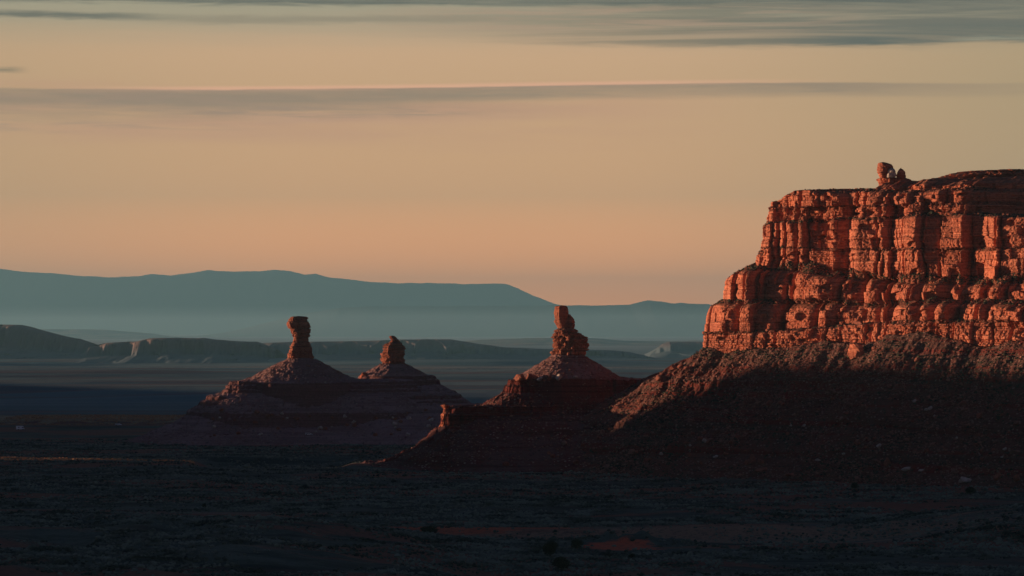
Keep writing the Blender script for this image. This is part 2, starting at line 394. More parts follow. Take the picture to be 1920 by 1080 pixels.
# ------------------------------------------------------------------ ground: one sheet that reaches the horizon
def sink(y): return 100.0 * np.clip((np.asarray(y, dtype=float) - 2600) / 13000.0, 0, 1)
def ground_z(x, y):
    z = GZ + 2.6 * fbm(x / 210, y / 150, 3, 4) * sst(y, 2600, 1500) + 0.9 * fbm(x / 38, y / 30, 9, 3) * sst(y, 2300, 1500)
    z = z + sst(y, 2500, 3300) * 26 * np.maximum(fbm(x / 1500 + 3, y / 520, 21, 4) + 0.05, 0) * sst(y, 24000, 12000)
    z = z - sink(y)
    z = z - 4.2 * sst(x, -190, -176) * sst(x, -90, -106) * sst(np.abs(y - 1700), 75, 45)  # swale added so the strip of sunlight drops into shade here
    # the dark rise at the near left, the low red bank behind it and the rise at the right edge
    z = z + 7.5 * sst(x + 0.12 * (y - 1000), 10, -80) * sst(y, 1150, 1085) * (1 + 0.5 * fbm(x / 30, y / 30, 31, 3))
    z = z - 2.6 * sst(np.abs(y - 1120 + 0.1 * x + 9 * fbm(x / 40, y / 900, 33, 2)), 34, 18) * sst(x, -55, -35) * sst(x, 180, 100)
    z = z + 8.0 * sst(x - 0.05 * (y - 1000), 120, 215) * sst(np.abs(y - 1130), 110, 30)
    z = z + 3.6 * np.exp(-((x - 44) / 19) ** 2 - ((y - 1064) / 10) ** 2) * (0.6 + 1.6 * np.abs(fbm(x / 7, y / 9, 37, 3)))
    # the low step whose pale edge catches the eye at the far left
    z = z + 4.0 * sst(y + 0.1 * x, 2330, 2360) * sst(y, 2560, 2480) * sst(x, -120, -200)
    return z
yy = 300.0 * np.exp(np.linspace(0, math.log(96000 / 300.0), 1700))
t = np.linspace(-1, 1, 720); tt = 0.235 * t + 1.1 * t ** 5 * np.abs(t) ** 4
tt = np.where(np.abs(tt) > 0.6, np.sign(tt) * (0.6 + (np.abs(tt) - 0.6) * 0.7), tt)
YY, TT = np.meshgrid(yy, tt, indexing='ij'); XX = YY * TT
LIM = 3000 + 0.155 * YY
keep = np.abs(XX) <= LIM * 1.05
XX = np.clip(XX, -LIM, LIM)
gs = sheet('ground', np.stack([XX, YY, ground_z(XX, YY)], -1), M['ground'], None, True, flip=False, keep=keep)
tag(gs, kind='structure')
near_p = np.array([[-700, -700, GZ - 1], [700, -700, GZ - 1], [700, 310, GZ - 1], [-700, 310, GZ - 1]], float)
tag(raw('ground', near_p, np.array([[0, 1, 2, 3]]), M['ground']), kind='structure')

# ------------------------------------------------------------------ far mountains and plateaus
def ridge(name, pts, D, mat, front, back, zbase, res=6.0, rough=1.0, seed=1, label=None, cat=None, crest_noise=1.0, group=None, steep=0.0, gul=0.45):
    """a range whose crest follows the outline at distance D, with real front and back slopes"""
    px = np.array([p[0] for p in pts], float); py = np.array([p[1] for p in pts], float)
    k = D / F
    x = np.arange((px[0] - 960) * k, (px[-1] - 960) * k, res * k)
    crest = np.interp(x, (px - 960) * k, -(py - HZ) * k)
    h = crest - zbase
    crest = crest + crest_noise * k * (3.0 * fbm(x / (26 * k), x * 0, seed, 4) * np.clip(h / (10 * k), 0, 1))
    tf = np.linspace(0, 1, 44) ** 0.8; tb = np.linspace(0.05, 1, 10)
    rows = []
    for f in tf[::-1]:
        d = front * f
        n = fbm(x / (30 * k), np.full_like(x, f * 3), seed + 5, 5) * rough
        if steep: prof = np.interp(f, [0, steep, steep + 0.06, 1], [1, 0.93, 0.45, 0])
        else: prof = (1 - f) ** 1.25
        gully = 1 + gul * n * np.sin(math.pi * min(1, f * 1.02)) ** 0.7
        z = zbase + (crest - zbase) * np.clip(prof * gully, 0, 1.0)
        rows.append(np.stack([x, D - d + n * front * 0.25 * (f > 0) * (gul > 0.1), z], -1))
    for f in tb:
        rows.append(np.stack([x, np.full_like(x, D + back * f), zbase + (crest - zbase) * (1 - f)], -1))
    o = sheet(name, np.stack(rows), mat, None, True, orphan_loc=(float(x.mean()), D, zbase))
    if label: tag(o, label, cat, group)
    else: tag(o, kind='structure')
    return o

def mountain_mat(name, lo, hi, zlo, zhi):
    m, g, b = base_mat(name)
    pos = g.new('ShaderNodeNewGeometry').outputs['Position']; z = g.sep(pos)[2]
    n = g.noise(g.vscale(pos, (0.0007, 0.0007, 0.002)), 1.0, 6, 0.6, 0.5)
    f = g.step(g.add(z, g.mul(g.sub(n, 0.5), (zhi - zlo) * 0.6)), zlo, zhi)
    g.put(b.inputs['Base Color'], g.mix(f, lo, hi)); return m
M['mount'] = mountain_mat('forest_and_haze_mountain', (0.11, 0.11, 0.105), (0.030, 0.040, 0.037), 0, 1200)  # dark forest above, low haze painted in as a paler foot
M['mount2'] = mountain_mat('forest_and_haze_foothill', (0.11, 0.11, 0.105), (0.030, 0.040, 0.038), 0, 480)  # the foothills too have haze painted in as a paler base
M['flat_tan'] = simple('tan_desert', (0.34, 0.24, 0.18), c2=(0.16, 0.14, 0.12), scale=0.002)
M['far_mesa'] = mountain_mat('far_mesa_rock_haze_tint', (0.075, 0.105, 0.125), (0.16, 0.11, 0.10), -140, -70)  # bluish lower rock carries the distance haze in its colour

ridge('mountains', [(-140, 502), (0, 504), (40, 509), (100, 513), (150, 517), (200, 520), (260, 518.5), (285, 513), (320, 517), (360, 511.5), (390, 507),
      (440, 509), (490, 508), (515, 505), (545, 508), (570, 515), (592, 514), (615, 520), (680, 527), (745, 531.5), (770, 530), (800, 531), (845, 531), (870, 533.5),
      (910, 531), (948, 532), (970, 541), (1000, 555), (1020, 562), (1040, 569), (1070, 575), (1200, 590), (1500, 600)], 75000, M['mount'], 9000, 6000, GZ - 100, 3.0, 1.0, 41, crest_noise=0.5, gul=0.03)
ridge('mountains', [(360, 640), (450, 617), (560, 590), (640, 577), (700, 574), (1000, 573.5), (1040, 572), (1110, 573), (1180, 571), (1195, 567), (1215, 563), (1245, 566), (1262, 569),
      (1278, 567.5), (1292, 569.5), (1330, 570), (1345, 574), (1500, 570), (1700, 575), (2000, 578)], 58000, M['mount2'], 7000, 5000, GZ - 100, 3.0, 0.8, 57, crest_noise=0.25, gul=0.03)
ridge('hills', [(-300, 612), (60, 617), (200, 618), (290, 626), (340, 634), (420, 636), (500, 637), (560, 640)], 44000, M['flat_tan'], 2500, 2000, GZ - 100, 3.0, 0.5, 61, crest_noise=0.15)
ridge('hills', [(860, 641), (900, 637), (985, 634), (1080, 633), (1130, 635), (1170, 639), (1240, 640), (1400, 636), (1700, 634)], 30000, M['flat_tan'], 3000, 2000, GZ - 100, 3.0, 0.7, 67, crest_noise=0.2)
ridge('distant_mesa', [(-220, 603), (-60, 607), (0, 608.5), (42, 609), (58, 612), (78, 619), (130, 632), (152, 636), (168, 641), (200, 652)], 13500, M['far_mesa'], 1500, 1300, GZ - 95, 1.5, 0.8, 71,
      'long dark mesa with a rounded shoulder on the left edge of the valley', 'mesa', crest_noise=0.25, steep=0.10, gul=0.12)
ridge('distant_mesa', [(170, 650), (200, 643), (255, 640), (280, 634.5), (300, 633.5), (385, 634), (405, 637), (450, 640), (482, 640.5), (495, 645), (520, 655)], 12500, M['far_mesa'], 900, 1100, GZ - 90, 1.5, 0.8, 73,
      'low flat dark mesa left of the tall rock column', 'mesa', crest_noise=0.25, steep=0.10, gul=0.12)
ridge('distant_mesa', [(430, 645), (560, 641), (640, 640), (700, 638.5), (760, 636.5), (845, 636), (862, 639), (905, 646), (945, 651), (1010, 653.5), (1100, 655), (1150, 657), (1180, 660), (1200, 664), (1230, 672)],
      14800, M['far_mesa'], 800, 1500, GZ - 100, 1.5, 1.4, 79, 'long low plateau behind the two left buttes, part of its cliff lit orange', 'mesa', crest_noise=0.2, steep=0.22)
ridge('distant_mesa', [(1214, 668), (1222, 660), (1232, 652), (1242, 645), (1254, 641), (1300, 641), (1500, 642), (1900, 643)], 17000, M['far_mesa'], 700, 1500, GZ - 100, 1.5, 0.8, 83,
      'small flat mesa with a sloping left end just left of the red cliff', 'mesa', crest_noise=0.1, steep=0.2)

# ------------------------------------------------------------------ buttes as stepped height fields
def seg(x, y, a, b, ra, rb):
    ax, ay = a; bx, by = b; dx, dy = bx - ax, by - ay
    t = np.clip(((x - ax) * dx + (y - ay) * dy) / (dx * dx + dy * dy), 0, 1)
    return np.hypot(x - ax - t * dx, y - ay - t * dy) - (ra + (rb - ra) * t), t
def prof(D, pts, ext=2.0): return np.interp(D, [p[0] for p in pts], [p[1] for p in pts]) - ext * np.maximum(D - pts[-1][0], 0)
def field(name, fn, x0, x1, y0, y1, res, mat, parent, label=None):
    xs = np.arange(x0, x1, res); ys = np.arange(y0, y1, res)
    X, Y = np.meshgrid(xs, ys)
    Z = fn(X, Y); G = ground_z(X, Y)
    keep = Z > G - 1.2
    Z = np.maximum(Z, G - 1.2)
    X = X + 0.25 * res * fbm(X / 2, Y / 2, 5, 2); Y = Y + 0.25 * res * fbm(X / 2, Y / 2, 6, 2)
    o = sheet(name, np.stack([X, Y, Z], -1), mat, parent, False, keep=keep)
    if label: o['label'] = label
    return o
def flute(X, Y, sp, amp, seed):
    """joint blocks: cells in plan push the edge in and out"""
    i, d, _ = cells(X + 0.6 * fbm(X / 7, Y / 7, seed + 3, 2) * 4, sp, seed); j, d2, _ = cells(Y, sp, seed + 1)
    return amp * (h2(i, j, seed) - 0.5) - 0.6 * amp * np.exp(-np.minimum(d, d2) / 0.6)
def rough_d(X, Y, seed, a=3.0, s=14.0): return a * fbm(X / s, Y / s, seed, 4) * 2

def grain(X, Y, seed, a=0.5): return a * fbm(X / 2.6, Y / 2.6, seed, 3, 0.6) * 2

def spire(name, rows, d0, ycen, rot, mat, parent, seed, depth=0.9, amp=0.05, sq=3.2, nth=120, res=0.22, label=None, blocks=2.5, strata=True):
    """a rock column or block: for each row of the outline (row, left, right) an angular cross-section"""
    rows = sorted(rows, key=lambda r: -r[0])
    k = d0 / F
    zz = np.array([-(r[0] - HZ) * k for r in rows]); xl = np.array([(r[1] - 960) * k for r in rows]); xr = np.array([(r[2] - 960) * k for r in rows])
    n = max(12, int((zz[-1] - zz[0]) / res)); z = np.linspace(zz[0], zz[-1], n)
    L = np.interp(z, zz, xl); R = np.interp(z, zz, xr)
    th = np.linspace(0, 2 * math.pi, nth, endpoint=False)
    c, s = np.cos(th), np.sin(th)
    rad = 1 / (np.abs(c) ** sq + np.abs(s) ** sq) ** (1 / sq)
    qx, qy = rad * c, rad * s
    a = math.radians(rot); rx = qx * math.cos(a) - qy * math.sin(a); ry = qx * math.sin(a) + qy * math.cos(a)
    mx = np.abs(rx).max(); rx, ry = rx / mx, ry / mx
    hw = (R - L) / 2; cx = (R + L) / 2; wmax = hw.max()
    X = cx[:, None] + hw[:, None] * rx[None]; hd = (0.55 * hw + 0.45 * wmax * np.minimum(1, hw / wmax * 1.6)) * depth
    Y = ycen + hd[:, None] * ry[None]
    Zg = np.repeat(z[:, None], nth, 1)
    nx = c * math.cos(a) - s * math.sin(a); ny = c * math.sin(a) + s * math.cos(a)
    bl, bd, _ = cells(z + 0.0, blocks, seed)
    A = wmax * amp
    D = A * (fbm3(X / 2.2, Y / 2.2, Zg / 2.2, seed, 4, 0.6) * 2.2 + 1.0 * (_h(bl, seed + 4) - 0.5)[:, None])
    if strata: D = D - 1.1 * A * np.exp(-bd / 0.2)[:, None]
    i, dd, _ = cells(th / (2 * math.pi) * 14 + 0.05, 1.55, seed + 9)
    D = D - 0.9 * A * np.exp(-dd / 0.10)[None, :] * (0.5 + h2(np.repeat(bl[:, None], nth, 1), np.repeat(i[None], n, 0), seed))
    D = D + 1.7 * A * (h2(np.repeat(bl[:, None], nth, 1), np.repeat(i[None], n, 0), seed + 2) - 0.5)
    X = X + nx[None] * D; Y = Y + ny[None] * D
    V = np.stack([X, Y, Zg], -1).reshape(-1, 3)
    # rounded cap
    Vt = np.array([[X[-1].mean(), Y[-1].mean(), z[-1] + min(0.15 * hw[-1], 0.4)], [X[0].mean(), Y[0].mean(), z[0]]])
    q = quads(n, nth, True); last = (n - 1) * nth; ii = np.arange(nth)
    t1 = np.stack([last + ii, last + (ii + 1) % nth, np.full(nth, len(V))], -1)
    t2 = np.stack([(ii + 1) % nth, ii, np.full(nth, len(V) + 1)], -1)
    o = raw(name, np.vstack([V, Vt]), [q, t1, t2], mat, parent)
    if label: o['label'] = label
    return o

# --- centre butte
cb = empty('rock_butte', (33, 1690, GZ), 'nearest butte, topped by piled rounded rocks on a cone, with a long ledge running left', 'rock butte', 'buttes standing in the valley')
def centre_field(X, Y):
    Dn = rough_d(X, Y, 101, 2.2, 16) + flute(X, Y, 3.4, 1.6, 103)
    D1, t1 = seg(X, Y, (-30, 1666), (62, 1716), 6, 44)
    z1 = prof(D1 + Dn, [(-30, -44.5), (0, -46), (1.2, -49.5), (2.8, -50.3), (3.6, -56.5), (8, -60), (20, -69), (36, -77.5), (60, -83)], 0.4)
    D2, _ = seg(X, Y, (8, 1692), (54, 1710), 10, 23)
    z2 = prof(D2 + 0.7 * Dn, [(-10, -30.2), (0, -31.0), (0.8, -34), (2.2, -34.6), (3.0, -38.4), (9, -42), (15, -46.5), (30, -60)])
    r = np.hypot(X - 33, (Y - 1708)) + 0.5 * rough_d(X, Y, 105, 1.5, 9)
    zc = prof(r, [(0, -15.5), (9, -17), (20, -23.2), (32, -30.6), (35, -40)])
    # the tail of red debris running down to the left
    tz = np.interp(X, [-100, -92, -67, -50, -40, -34, -20], [-84, -79.5, -75.5, -70, -60, -54, -50])
    ty = np.interp(X, [-100, -50, -34], [1684, 1672, 1664])
    zt = tz - np.abs(Y - ty) * 0.50 + 0.8 * fbm(X / 6, Y / 6, 109, 3)
    z = np.maximum(np.maximum(z1, z2), np.maximum(zc, zt))
    return z + grain(X, Y, 107, 0.45)
field('talus_slope', centre_field, -110, 175, 1570, 1800, 0.40, M['beds'], cb)
hx = 1708
sp = spire('pinnacle', [(672, 1034, 1103), (668, 1037, 1099), (660, 1037, 1099), (656, 1037, 1102), (652, 1036.5, 1106), (645, 1036, 1107), (638, 1036, 1105.5), (631, 1037, 1100), (626, 1038, 1093),
      (622, 1040, 1086), (619, 1043, 1082), (617, 1047, 1077), (615, 1050, 1072)], 1690, hx, 36, M['spire'], cb, 201, 0.75, 0.085, 2.8, 190, 0.2)
spire('cap_rock', [(618, 1048, 1062), (614, 1046, 1064), (609, 1043.5, 1066), (604, 1041, 1066), (601, 1039.5, 1066), (597, 1040.5, 1066), (588, 1039, 1067), (580, 1040, 1066.5), (576, 1041, 1066), (574, 1043, 1064.5), (573, 1047, 1062)],
      1690, hx, 33, M['spire'], sp, 203, 0.85, 0.06, 7.0, 150, 0.2, blocks=6)
spire('cap_rock', [(618, 1057, 1077), (612, 1056, 1078.5), (604, 1057, 1078), (598, 1058, 1076), (593, 1060, 1073), (589, 1062, 1069.5)], 1690, hx + 1.0, -10, M['spire'], sp, 205, 0.9, 0.12, 3, 90, 0.2, blocks=2)
spire('hoodoo', [(812, 824, 842), (803, 827, 839), (800, 824, 841), (796, 825, 846), (792, 827, 844), (790, 830, 840), (788, 829, 846), (783, 827, 847), (777, 827, 846.5), (773, 831, 843), (768, 832, 840), (764, 830, 841), (760, 826, 844), (758, 829, 839), (757, 832, 836)],
      1664, 1664, 30, M['cliff'], cb, 207, 1.0, 0.12, 3, 90, 0.2, label='small notched red rock pillar at the left end of the ledge', blocks=1.6)

# --- the two left buttes
lb = empty('rock_butte', (-150, 2050, GZ), 'far left butte with a tall flat-topped column standing on a broad cone', 'rock butte', 'buttes standing in the valley')
def left_field(X, Y):
    Dn = rough_d(X, Y, 121, 2.6, 18) + flute(X, Y, 4.2, 1.4, 123)
    D1, _ = seg(X, Y, (-200, 2034), (-80, 2084), 14, 42)
    z1 = prof(D1 + Dn, [(-20, -47.5), (-3, -48.3), (0, -49), (1, -51.5), (4, -52.6), (5, -55), (9, -57.5), (10, -60), (24, -68), (42, -76), (66, -83)], 0.4)
    D2, _ = seg(X, Y, (-186, 2042), (-104, 2076), 12, 32)
    z2 = prof(D2 + 0.7 * Dn, [(-10, -38), (0, -38.8), (0.8, -41), (2.4, -41.6), (3.2, -44), (5, -44.6), (5.8, -46.5), (12, -49), (30, -60)])
    r = np.hypot(X + 150, (Y - 2064)) + 0.6 * rough_d(X, Y, 125, 1.6, 10)
    zc = prof(r, [(0, -22), (9.5, -23), (22, -29.5), (34, -35.5), (44, -39.5), (47, -50)])
    rid = np.interp(X, [-275, -262, -240, -224, -205], [-83, -79.5, -73, -64, -54]) - np.abs(Y - 2040) * 0.45
    return np.maximum(np.maximum(z1, z2), np.maximum(zc, rid)) + grain(X, Y, 127, 0.5)
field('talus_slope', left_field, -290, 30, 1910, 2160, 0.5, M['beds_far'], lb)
spire('pinnacle', [(679, 531, 592), (676, 533.5, 590), (672, 535.5, 588), (667, 536, 586), (660, 537, 586), (653, 540, 584.5), (646, 544, 581.5), (641, 546.5, 579), (634, 548, 578), (628, 546, 579.5), (622, 543, 582),
      (617, 541.5, 582), (616, 538.5, 580.5), (610, 537, 578.5), (604, 537.5, 576.5), (598, 538.5, 575.5), (595, 541, 574), (593.5, 545, 571)], 2056, 2064, 14, M['spire'], lb, 219, 0.85, 0.055, 9.0, 200, 0.2, blocks=2.7)

rb = empty('rock_butte', (-88, 2150, GZ), 'butte with a stubby layered knob on top, just right of the tall column', 'rock butte', 'buttes standing in the valley')
def right_field(X, Y):
    Dn = rough_d(X, Y, 141, 2.4, 17) + flute(X, Y, 4.0, 1.4, 143)
    D1, _ = seg(X, Y, (-99, 2143), (-62, 2168), 12, 20)
    z1 = prof(D1 + Dn, [(-20, -46.5), (-3, -47.8), (0, -48.6), (1, -51.5), (3, -52.6), (4, -56), (8, -58), (9, -60), (24, -68), (42, -76), (66, -84)], 0.4)
    D2, _ = seg(X, Y, (-104, 2148), (-76, 2160), 6, 18)
    z2 = prof(D2 + 0.6 * Dn, [(-10, -36.0), (0, -36.6), (0.8, -39), (2.4, -39.6), (3.2, -43), (12, -48), (30, -60)])
    r = np.hypot(X + 88, (Y - 2160)) + 0.5 * rough_d(X, Y, 145, 1.4, 9)
    zc = prof(r, [(0, -27), (9, -27.8), (16, -31.2), (26, -36.6), (29, -48)])
    return np.maximum(np.maximum(z1, z2), zc) + grain(X, Y, 147, 0.5)
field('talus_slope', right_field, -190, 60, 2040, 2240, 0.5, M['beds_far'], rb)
spire('pinnacle', [(687, 710, 764), (683, 713, 760), (680, 715.5, 757), (675, 714, 758), (668.5, 713, 758), (667, 715, 757), (661, 714, 759.5), (655, 715, 758.5), (649, 717, 757.5), (645, 722, 756), (642, 727, 752), (641, 731, 750), (637, 731, 747), (635, 729, 744), (631, 728, 741), (630, 730, 738)],
      2150, 2160, 25, M['spire'], rb, 213, 0.9, 0.08, 6.0, 180, 0.2, blocks=2.0)
spire('hoodoo', [(714, 675, 690), (708, 675, 691), (704, 676, 690), (700, 678, 688), (698, 681, 686)], 2150, 2146, 10, M['cliff'], rb, 215, 1.0, 0.1, 3, 60, 0.25, label='small rounded red knob on the left edge of the upper ledge')

# ------------------------------------------------------------------ the great mesa
A35 = math.radians(-42)
fx, fy = math.cos(A35), math.sin(A35)          # along the cliff, coming nearer to the right
nx_, ny_ = math.sin(A35), -math.cos(A35)       # outward: to the left and towards the camera
bx_, by_ = 0.30, 0.95                          # the hidden back side runs away from the prow
P0 = np.array([111.0, 1650.0])
U = np.concatenate([np.arange(-70, -12, 1.2), np.arange(-12, 222, 0.31), np.arange(222, 330, 1.2)])
nb = len(U)

def corner_a(px, s):
    """how far along the cliff the prow of a layer set back by s stands, so that it shows at column px"""
    k = (px - 960) / F
    # (P0x + a fx - s nx) = k (P0y + a fy - s ny)
    return (k * (P0[1] - s * ny_) - P0[0] + s * nx_) / (fx - k * fy)

def place(s, a, w, D, z):
    """rows -> points; s inset (array over U), a prow position, w softness of the corner, D outward relief"""
    t = U[None, :] - a
    sp_ = w * np.logaddexp(0, t / w)              # softened max(t,0)
    sn = sp_ - t                                   # softened max(-t,0)
    X = P0[0] + a * fx - s * nx_ + sp_ * fx + sn * bx_
    Y = P0[1] + a * fy - s * ny_ + sp_ * fy + sn * by_
    q = 1 / (1 + np.exp(-t / w))
    ox = q * nx_ + (1 - q) * -0.95; oy = q * ny_ + (1 - q) * 0.30
    l = np.hypot(ox, oy); ox /= l; oy /= l
    return np.stack([X + ox * D, Y + oy * D, z], -1)

def gl(l, r, u=U): return l + (r - l) * sst(u, 20, 140)
top7 = sst(U, 205, 240)
# boundary heights along the cliff
B = [gl(-13, -7) + 5.5 * np.exp(-((U - 146) / 13) ** 2) - 5.0 * np.exp(-((U - 188) / 12) ** 2) + 2.5 * np.exp(-((U - 96) / 9) ** 2) + 4.5 * fbm(U / 16, U * 0, 300, 4), gl(-4, 2), gl(13, 11.7), gl(32, 23.5), gl(44.5, 42), gl(58.5, 60) - 2.5 * sst(U, 160, 205), gl(67, 66), gl(77, 73.5), gl(77.5, 78)]
B = [b + (1.0 if k else 0.3) * 1.5 * fbm(U / 26, U * 0 + k * 2.3, 310, 3) for k, b in enumerate(B)]
B[0] = np.minimum(B[0], B[1] + 3.0)
# inset at the foot of each tier, prow column, batter, block size, block relief, rounding, sub-layers
T = [dict(s=-3.0, px=1318, bat=0.18, S=14, A=1.4, R=1.0, sub=6, ss=3.4, sa=0.5, bed=1.8),
     dict(s=0.0, px=1326, bat=0.10, S=24, A=4.4, R=5.0, sub=3, ss=8.5, sa=1.5),
     dict(s=7.0, px=1354, bat=0.12, S=19, A=4.6, R=5.2, sub=2, ss=9.0, sa=1.7),
     dict(s=18.0, px=1422, bat=0.05, S=15, A=3.4, R=1.4, sub=2, ss=7.5, sa=1.3, rg=0.7, bed=1.3),
     dict(s=19.6, px=1434, bat=0.04, S=15, A=4.2, R=1.4, sub=3, ss=9.5, sa=1.3, rg=0.6, bed=1.1),
     dict(s=23.0, px=1443, bat=0.04, S=11, A=2.4, R=1.0, sub=4, ss=4.0, sa=0.9, bed=2.0),
     dict(s=25.0, px=1447, bat=0.05, S=14, A=3.0, R=2.0, bed=1.4, sub=3, ss=6.5, sa=1.2),
     dict(s=34.0, px=1640, bat=0.10, S=9, A=1.8, R=1.6, sub=3, ss=3.0, sa=0.8)]
def broad(u, k):
    v = 7.0 * fbm(u / 46, u * 0 + 0.15 * k, 321, 2) + 3.6 * fbm(u / 17, u * 0 + 0.5 * k, 325, 2)
    if k >= 2: v = v - (5.0 if k >= 3 else 2.5) * np.exp(-((u - 82) / 4.2) ** 2)
    if k >= 3: v = v + 5.0 * sst(u, 86, 96) * sst(u, 150, 118)
    i, d_, x_ = cells(u + 1.2 * k, 27.0, 331); v = v + 5.5 * ((_h(i, 333) - 0.5) * 1.2 + x_ * (_h(i, 334) - 0.30) * 0.9) * (0.5 if k < 1 else 1.0)
    for c_, w_, a_ in ((26, 0.9, 3.0), (50, 1.1, 3.5), (112, 1.2, 4.0), (133, 0.9, 3.0), (180, 1.2, 4.0)):
        v = v - a_ * np.exp(-((u - c_ - 2.2 * (_h(np.array([k]), 340 + c_)[0] - 0.5)) / w_) ** 2) * (_h(np.array([k]), 350 + c_)[0] > 0.25)
    if k in (1, 2): v = v - 5.0 * np.exp(-((u - 153) / 2.6) ** 2)
    if k == 0: v = 0.6 * v
    return v
def recess(k):
    """the upper tiers turn back behind the promontory at the right"""
    return (0 if k < 5 else 1) * (80 * sst(U, 160 - 3 * (k - 5), 222) + 4 * sst(U, 154, 161))
def relief(u, z, w, H, k, tr, sd):
    uw = u + 5.0 * fbm(u / 23.0, u * 0 + k * 1.7, 391 + (k if k != 4 else 3), 2) + 0.9 * fbm(z / 14.0, u / 14, sd, 3) * 2
    i, de, xi = cells(uw, tr['S'], sd)
    big = tr['A'] * ((_h(i, sd + 1) - 0.5) * 1.5 + xi * (_h(i, sd + 3) - 0.38) * 0.9)
    dv = np.minimum(w, 1.0) * H
    dvt = (1 - w) * H
    R = tr['R'] * (0.6 + 0.8 * _h(i, sd + 2))
    D = big + rnd(de, R) + rnd(dvt, R) * 0.9 + 0.35 * rnd(dv, R * 0.6)
    # sub-layers with their own joints
    nl = tr['sub']; lw = w * nl + 0.35 * fbm(u / 9, u * 0, sd + 7, 2); li = np.clip(np.floor(lw), 0, nl - 1); lf = lw - li
    j, dj, xj = cells(uw + 37.1 * li, tr['ss'], sd + 11)
    D = D + tr['sa'] * ((h2(j, li, sd + 13) - 0.5) * 1.7 + xj * (h2(j, li, sd + 14) - 0.4) * 0.9) + 0.75 * rnd(dj, min(1.0, tr['ss'] * 0.3)) + 0.55 * rnd(np.minimum(lf, 1 - lf) * H / nl, 0.7) * (0.4 + _h(li + i * 3, sd + 17))
    # narrow flutes, open cracks and weathered grain
    c2, dc, _ = cells(uw * 1.0 + 1.2 * fbm(z / 7, u / 9, sd + 19, 2), 2.4, sd + 21)
    D = D + 0.38 * (_h(c2, sd + 22) - 0.5) * (0.3 + sst(_h(i, sd + 23), 0.3, 0.9))
    crack = (_h(i, sd + 25) > 0.45)
    D = D - 3.2 * np.exp(-(de / 0.8) ** 2) * crack
    D = D + tr.get('rg', 1.0) * 0.75 * fbm(u / 5.0, z / 3.0, sd + 27, 4, 0.62) + 0.5 * fbm(u / 1.2, z / 0.9, sd + 29, 2)
    # hollows eaten into some blocks
    hol = fbm(u / 7.0, z / 5.5, sd + 31, 2)
    D = D - 1.8 * sst(hol, 0.24, 0.36)
    # thin beds standing proud or worn back
    bi = np.floor((z + 0.25 * fbm(u / 12, u * 0, sd + 35, 2)) / 1.15); bf = (z / 1.15) % 1.0
    D = D + tr.get('bed', 1.0) * 0.34 * (_h(bi, sd + 37) - 0.5) * 2 * (0.4 + _h(i, sd + 38))
    return D

mesa = empty('sandstone_mesa', (220, 1750, GZ), 'great red stepped cliff glowing in low sun above a long dark slope at the right', 'mesa')
prev = None; parts = []
RISE = [0, 0.6, 1.6, 3.2, 0.2, 1.0, 0.6, 0.8]
BT = [B[0]] + [B[k + 1] + (1.6 if k < 5 else 1.0) * (_h(cells(U, T[k]['S'], 400 + 50 * k)[0], 990 + k) - 0.62) for k in range(8)]
for k, tr in enumerate(T):
    ak = corner_a(tr['px'], tr['s'])
    drop = [0.8, 1.6, 2.6, 5.0, 2.0, 1.5, 5.5, 4.0][k] * np.exp(-(np.maximum(U - ak, 0) / [5, 5, 6, 6, 5, 5, 10, 8][k]) ** 2)
    rise = RISE[k] * np.clip(0.8 + 2.6 * fbm(U / 15, U * 0 + k * 3.1, 395, 3), 0.15, 2.4)
    z0, z1 = B[k] + rise, BT[k + 1] - drop; H = np.maximum(z1 - z0, 0.5)
    n = max(8, int(float(H.max()) / 0.36))
    w = np.linspace(0, 1, n)[:, None]; z = z0[None] + w * H[None]
    u2 = np.repeat(U[None], n, 0)
    s = tr['s'] + recess(k)[None] + tr['bat'] * w * H[None]
    a = corner_a(tr['px'], tr['s'])
    D = relief(u2, z, w, H[None], k, tr, 400 + 50 * (k if k != 4 else 3)) + broad(u2, k)
    fade = sst(U, a + 3, a + 14)[None] * 0.6 + 0.4               # keep the prow where the outline has it
    D = D * fade
    Pk = place(s, a, 1.6 if k < 3 else 1.1, D, z)
    if prev is not None:                                         # the sloping ledge with rubble between two tiers
        m_ = 16; t_ = np.linspace(0, 1, m_)[1:-1, None, None]
        Lg = prev[None] * (1 - t_) + Pk[0][None] * t_
        if k == 5:
            Lg = prev[None] * (1 - t_) + Pk[0][None] * t_
        bump_ = fbm(np.repeat(U[None], m_ - 2, 0) / 2.2, t_[:, :, 0] * 6 + np.zeros((1, nb)), 700 + k, 3)
        Lg[..., 2] += 0.8 * bump_ * np.sin(math.pi * t_[:, :, 0]) + (0.6 if k in (2, 3) else 0.2) * np.sin(math.pi * t_[:, :, 0])
        Pk = np.concatenate([prev[None], Lg, Pk])
    parts.append(Pk); prev = Pk[-1]
groups = [('lower_cliff', [0, 1]), ('middle_cliff', [2]), ('upper_cliff', [3, 4]), ('cap_cliff', [5, 6, 7])]
for nm, ks in groups:
    rows = [parts[ks[0]]] + [parts[k][1:] for k in ks[1:]]
    sheet(nm, np.concatenate(rows), M['cliff'], mesa)
# summit surface behind the rim
m_ = 70; t_ = np.linspace(0, 1, m_)
top_rows = [prev]
for tt_ in t_[1:]:
    r = prev.copy(); d_ = 150 * tt_ ** 1.6
    r[:, 0] -= nx_ * d_; r[:, 1] -= ny_ * d_
    r[:, 2] += 3.0 * tt_ + 2.0 * sst(tt_, 0, 0.2) + 1.2 * fbm(U / 6, U * 0 + tt_ * 14, 760, 3) * 2 * min(1, tt_ * 6)
    top_rows.append(r)
sheet('summit', np.stack(top_rows), M['cliff'], mesa)
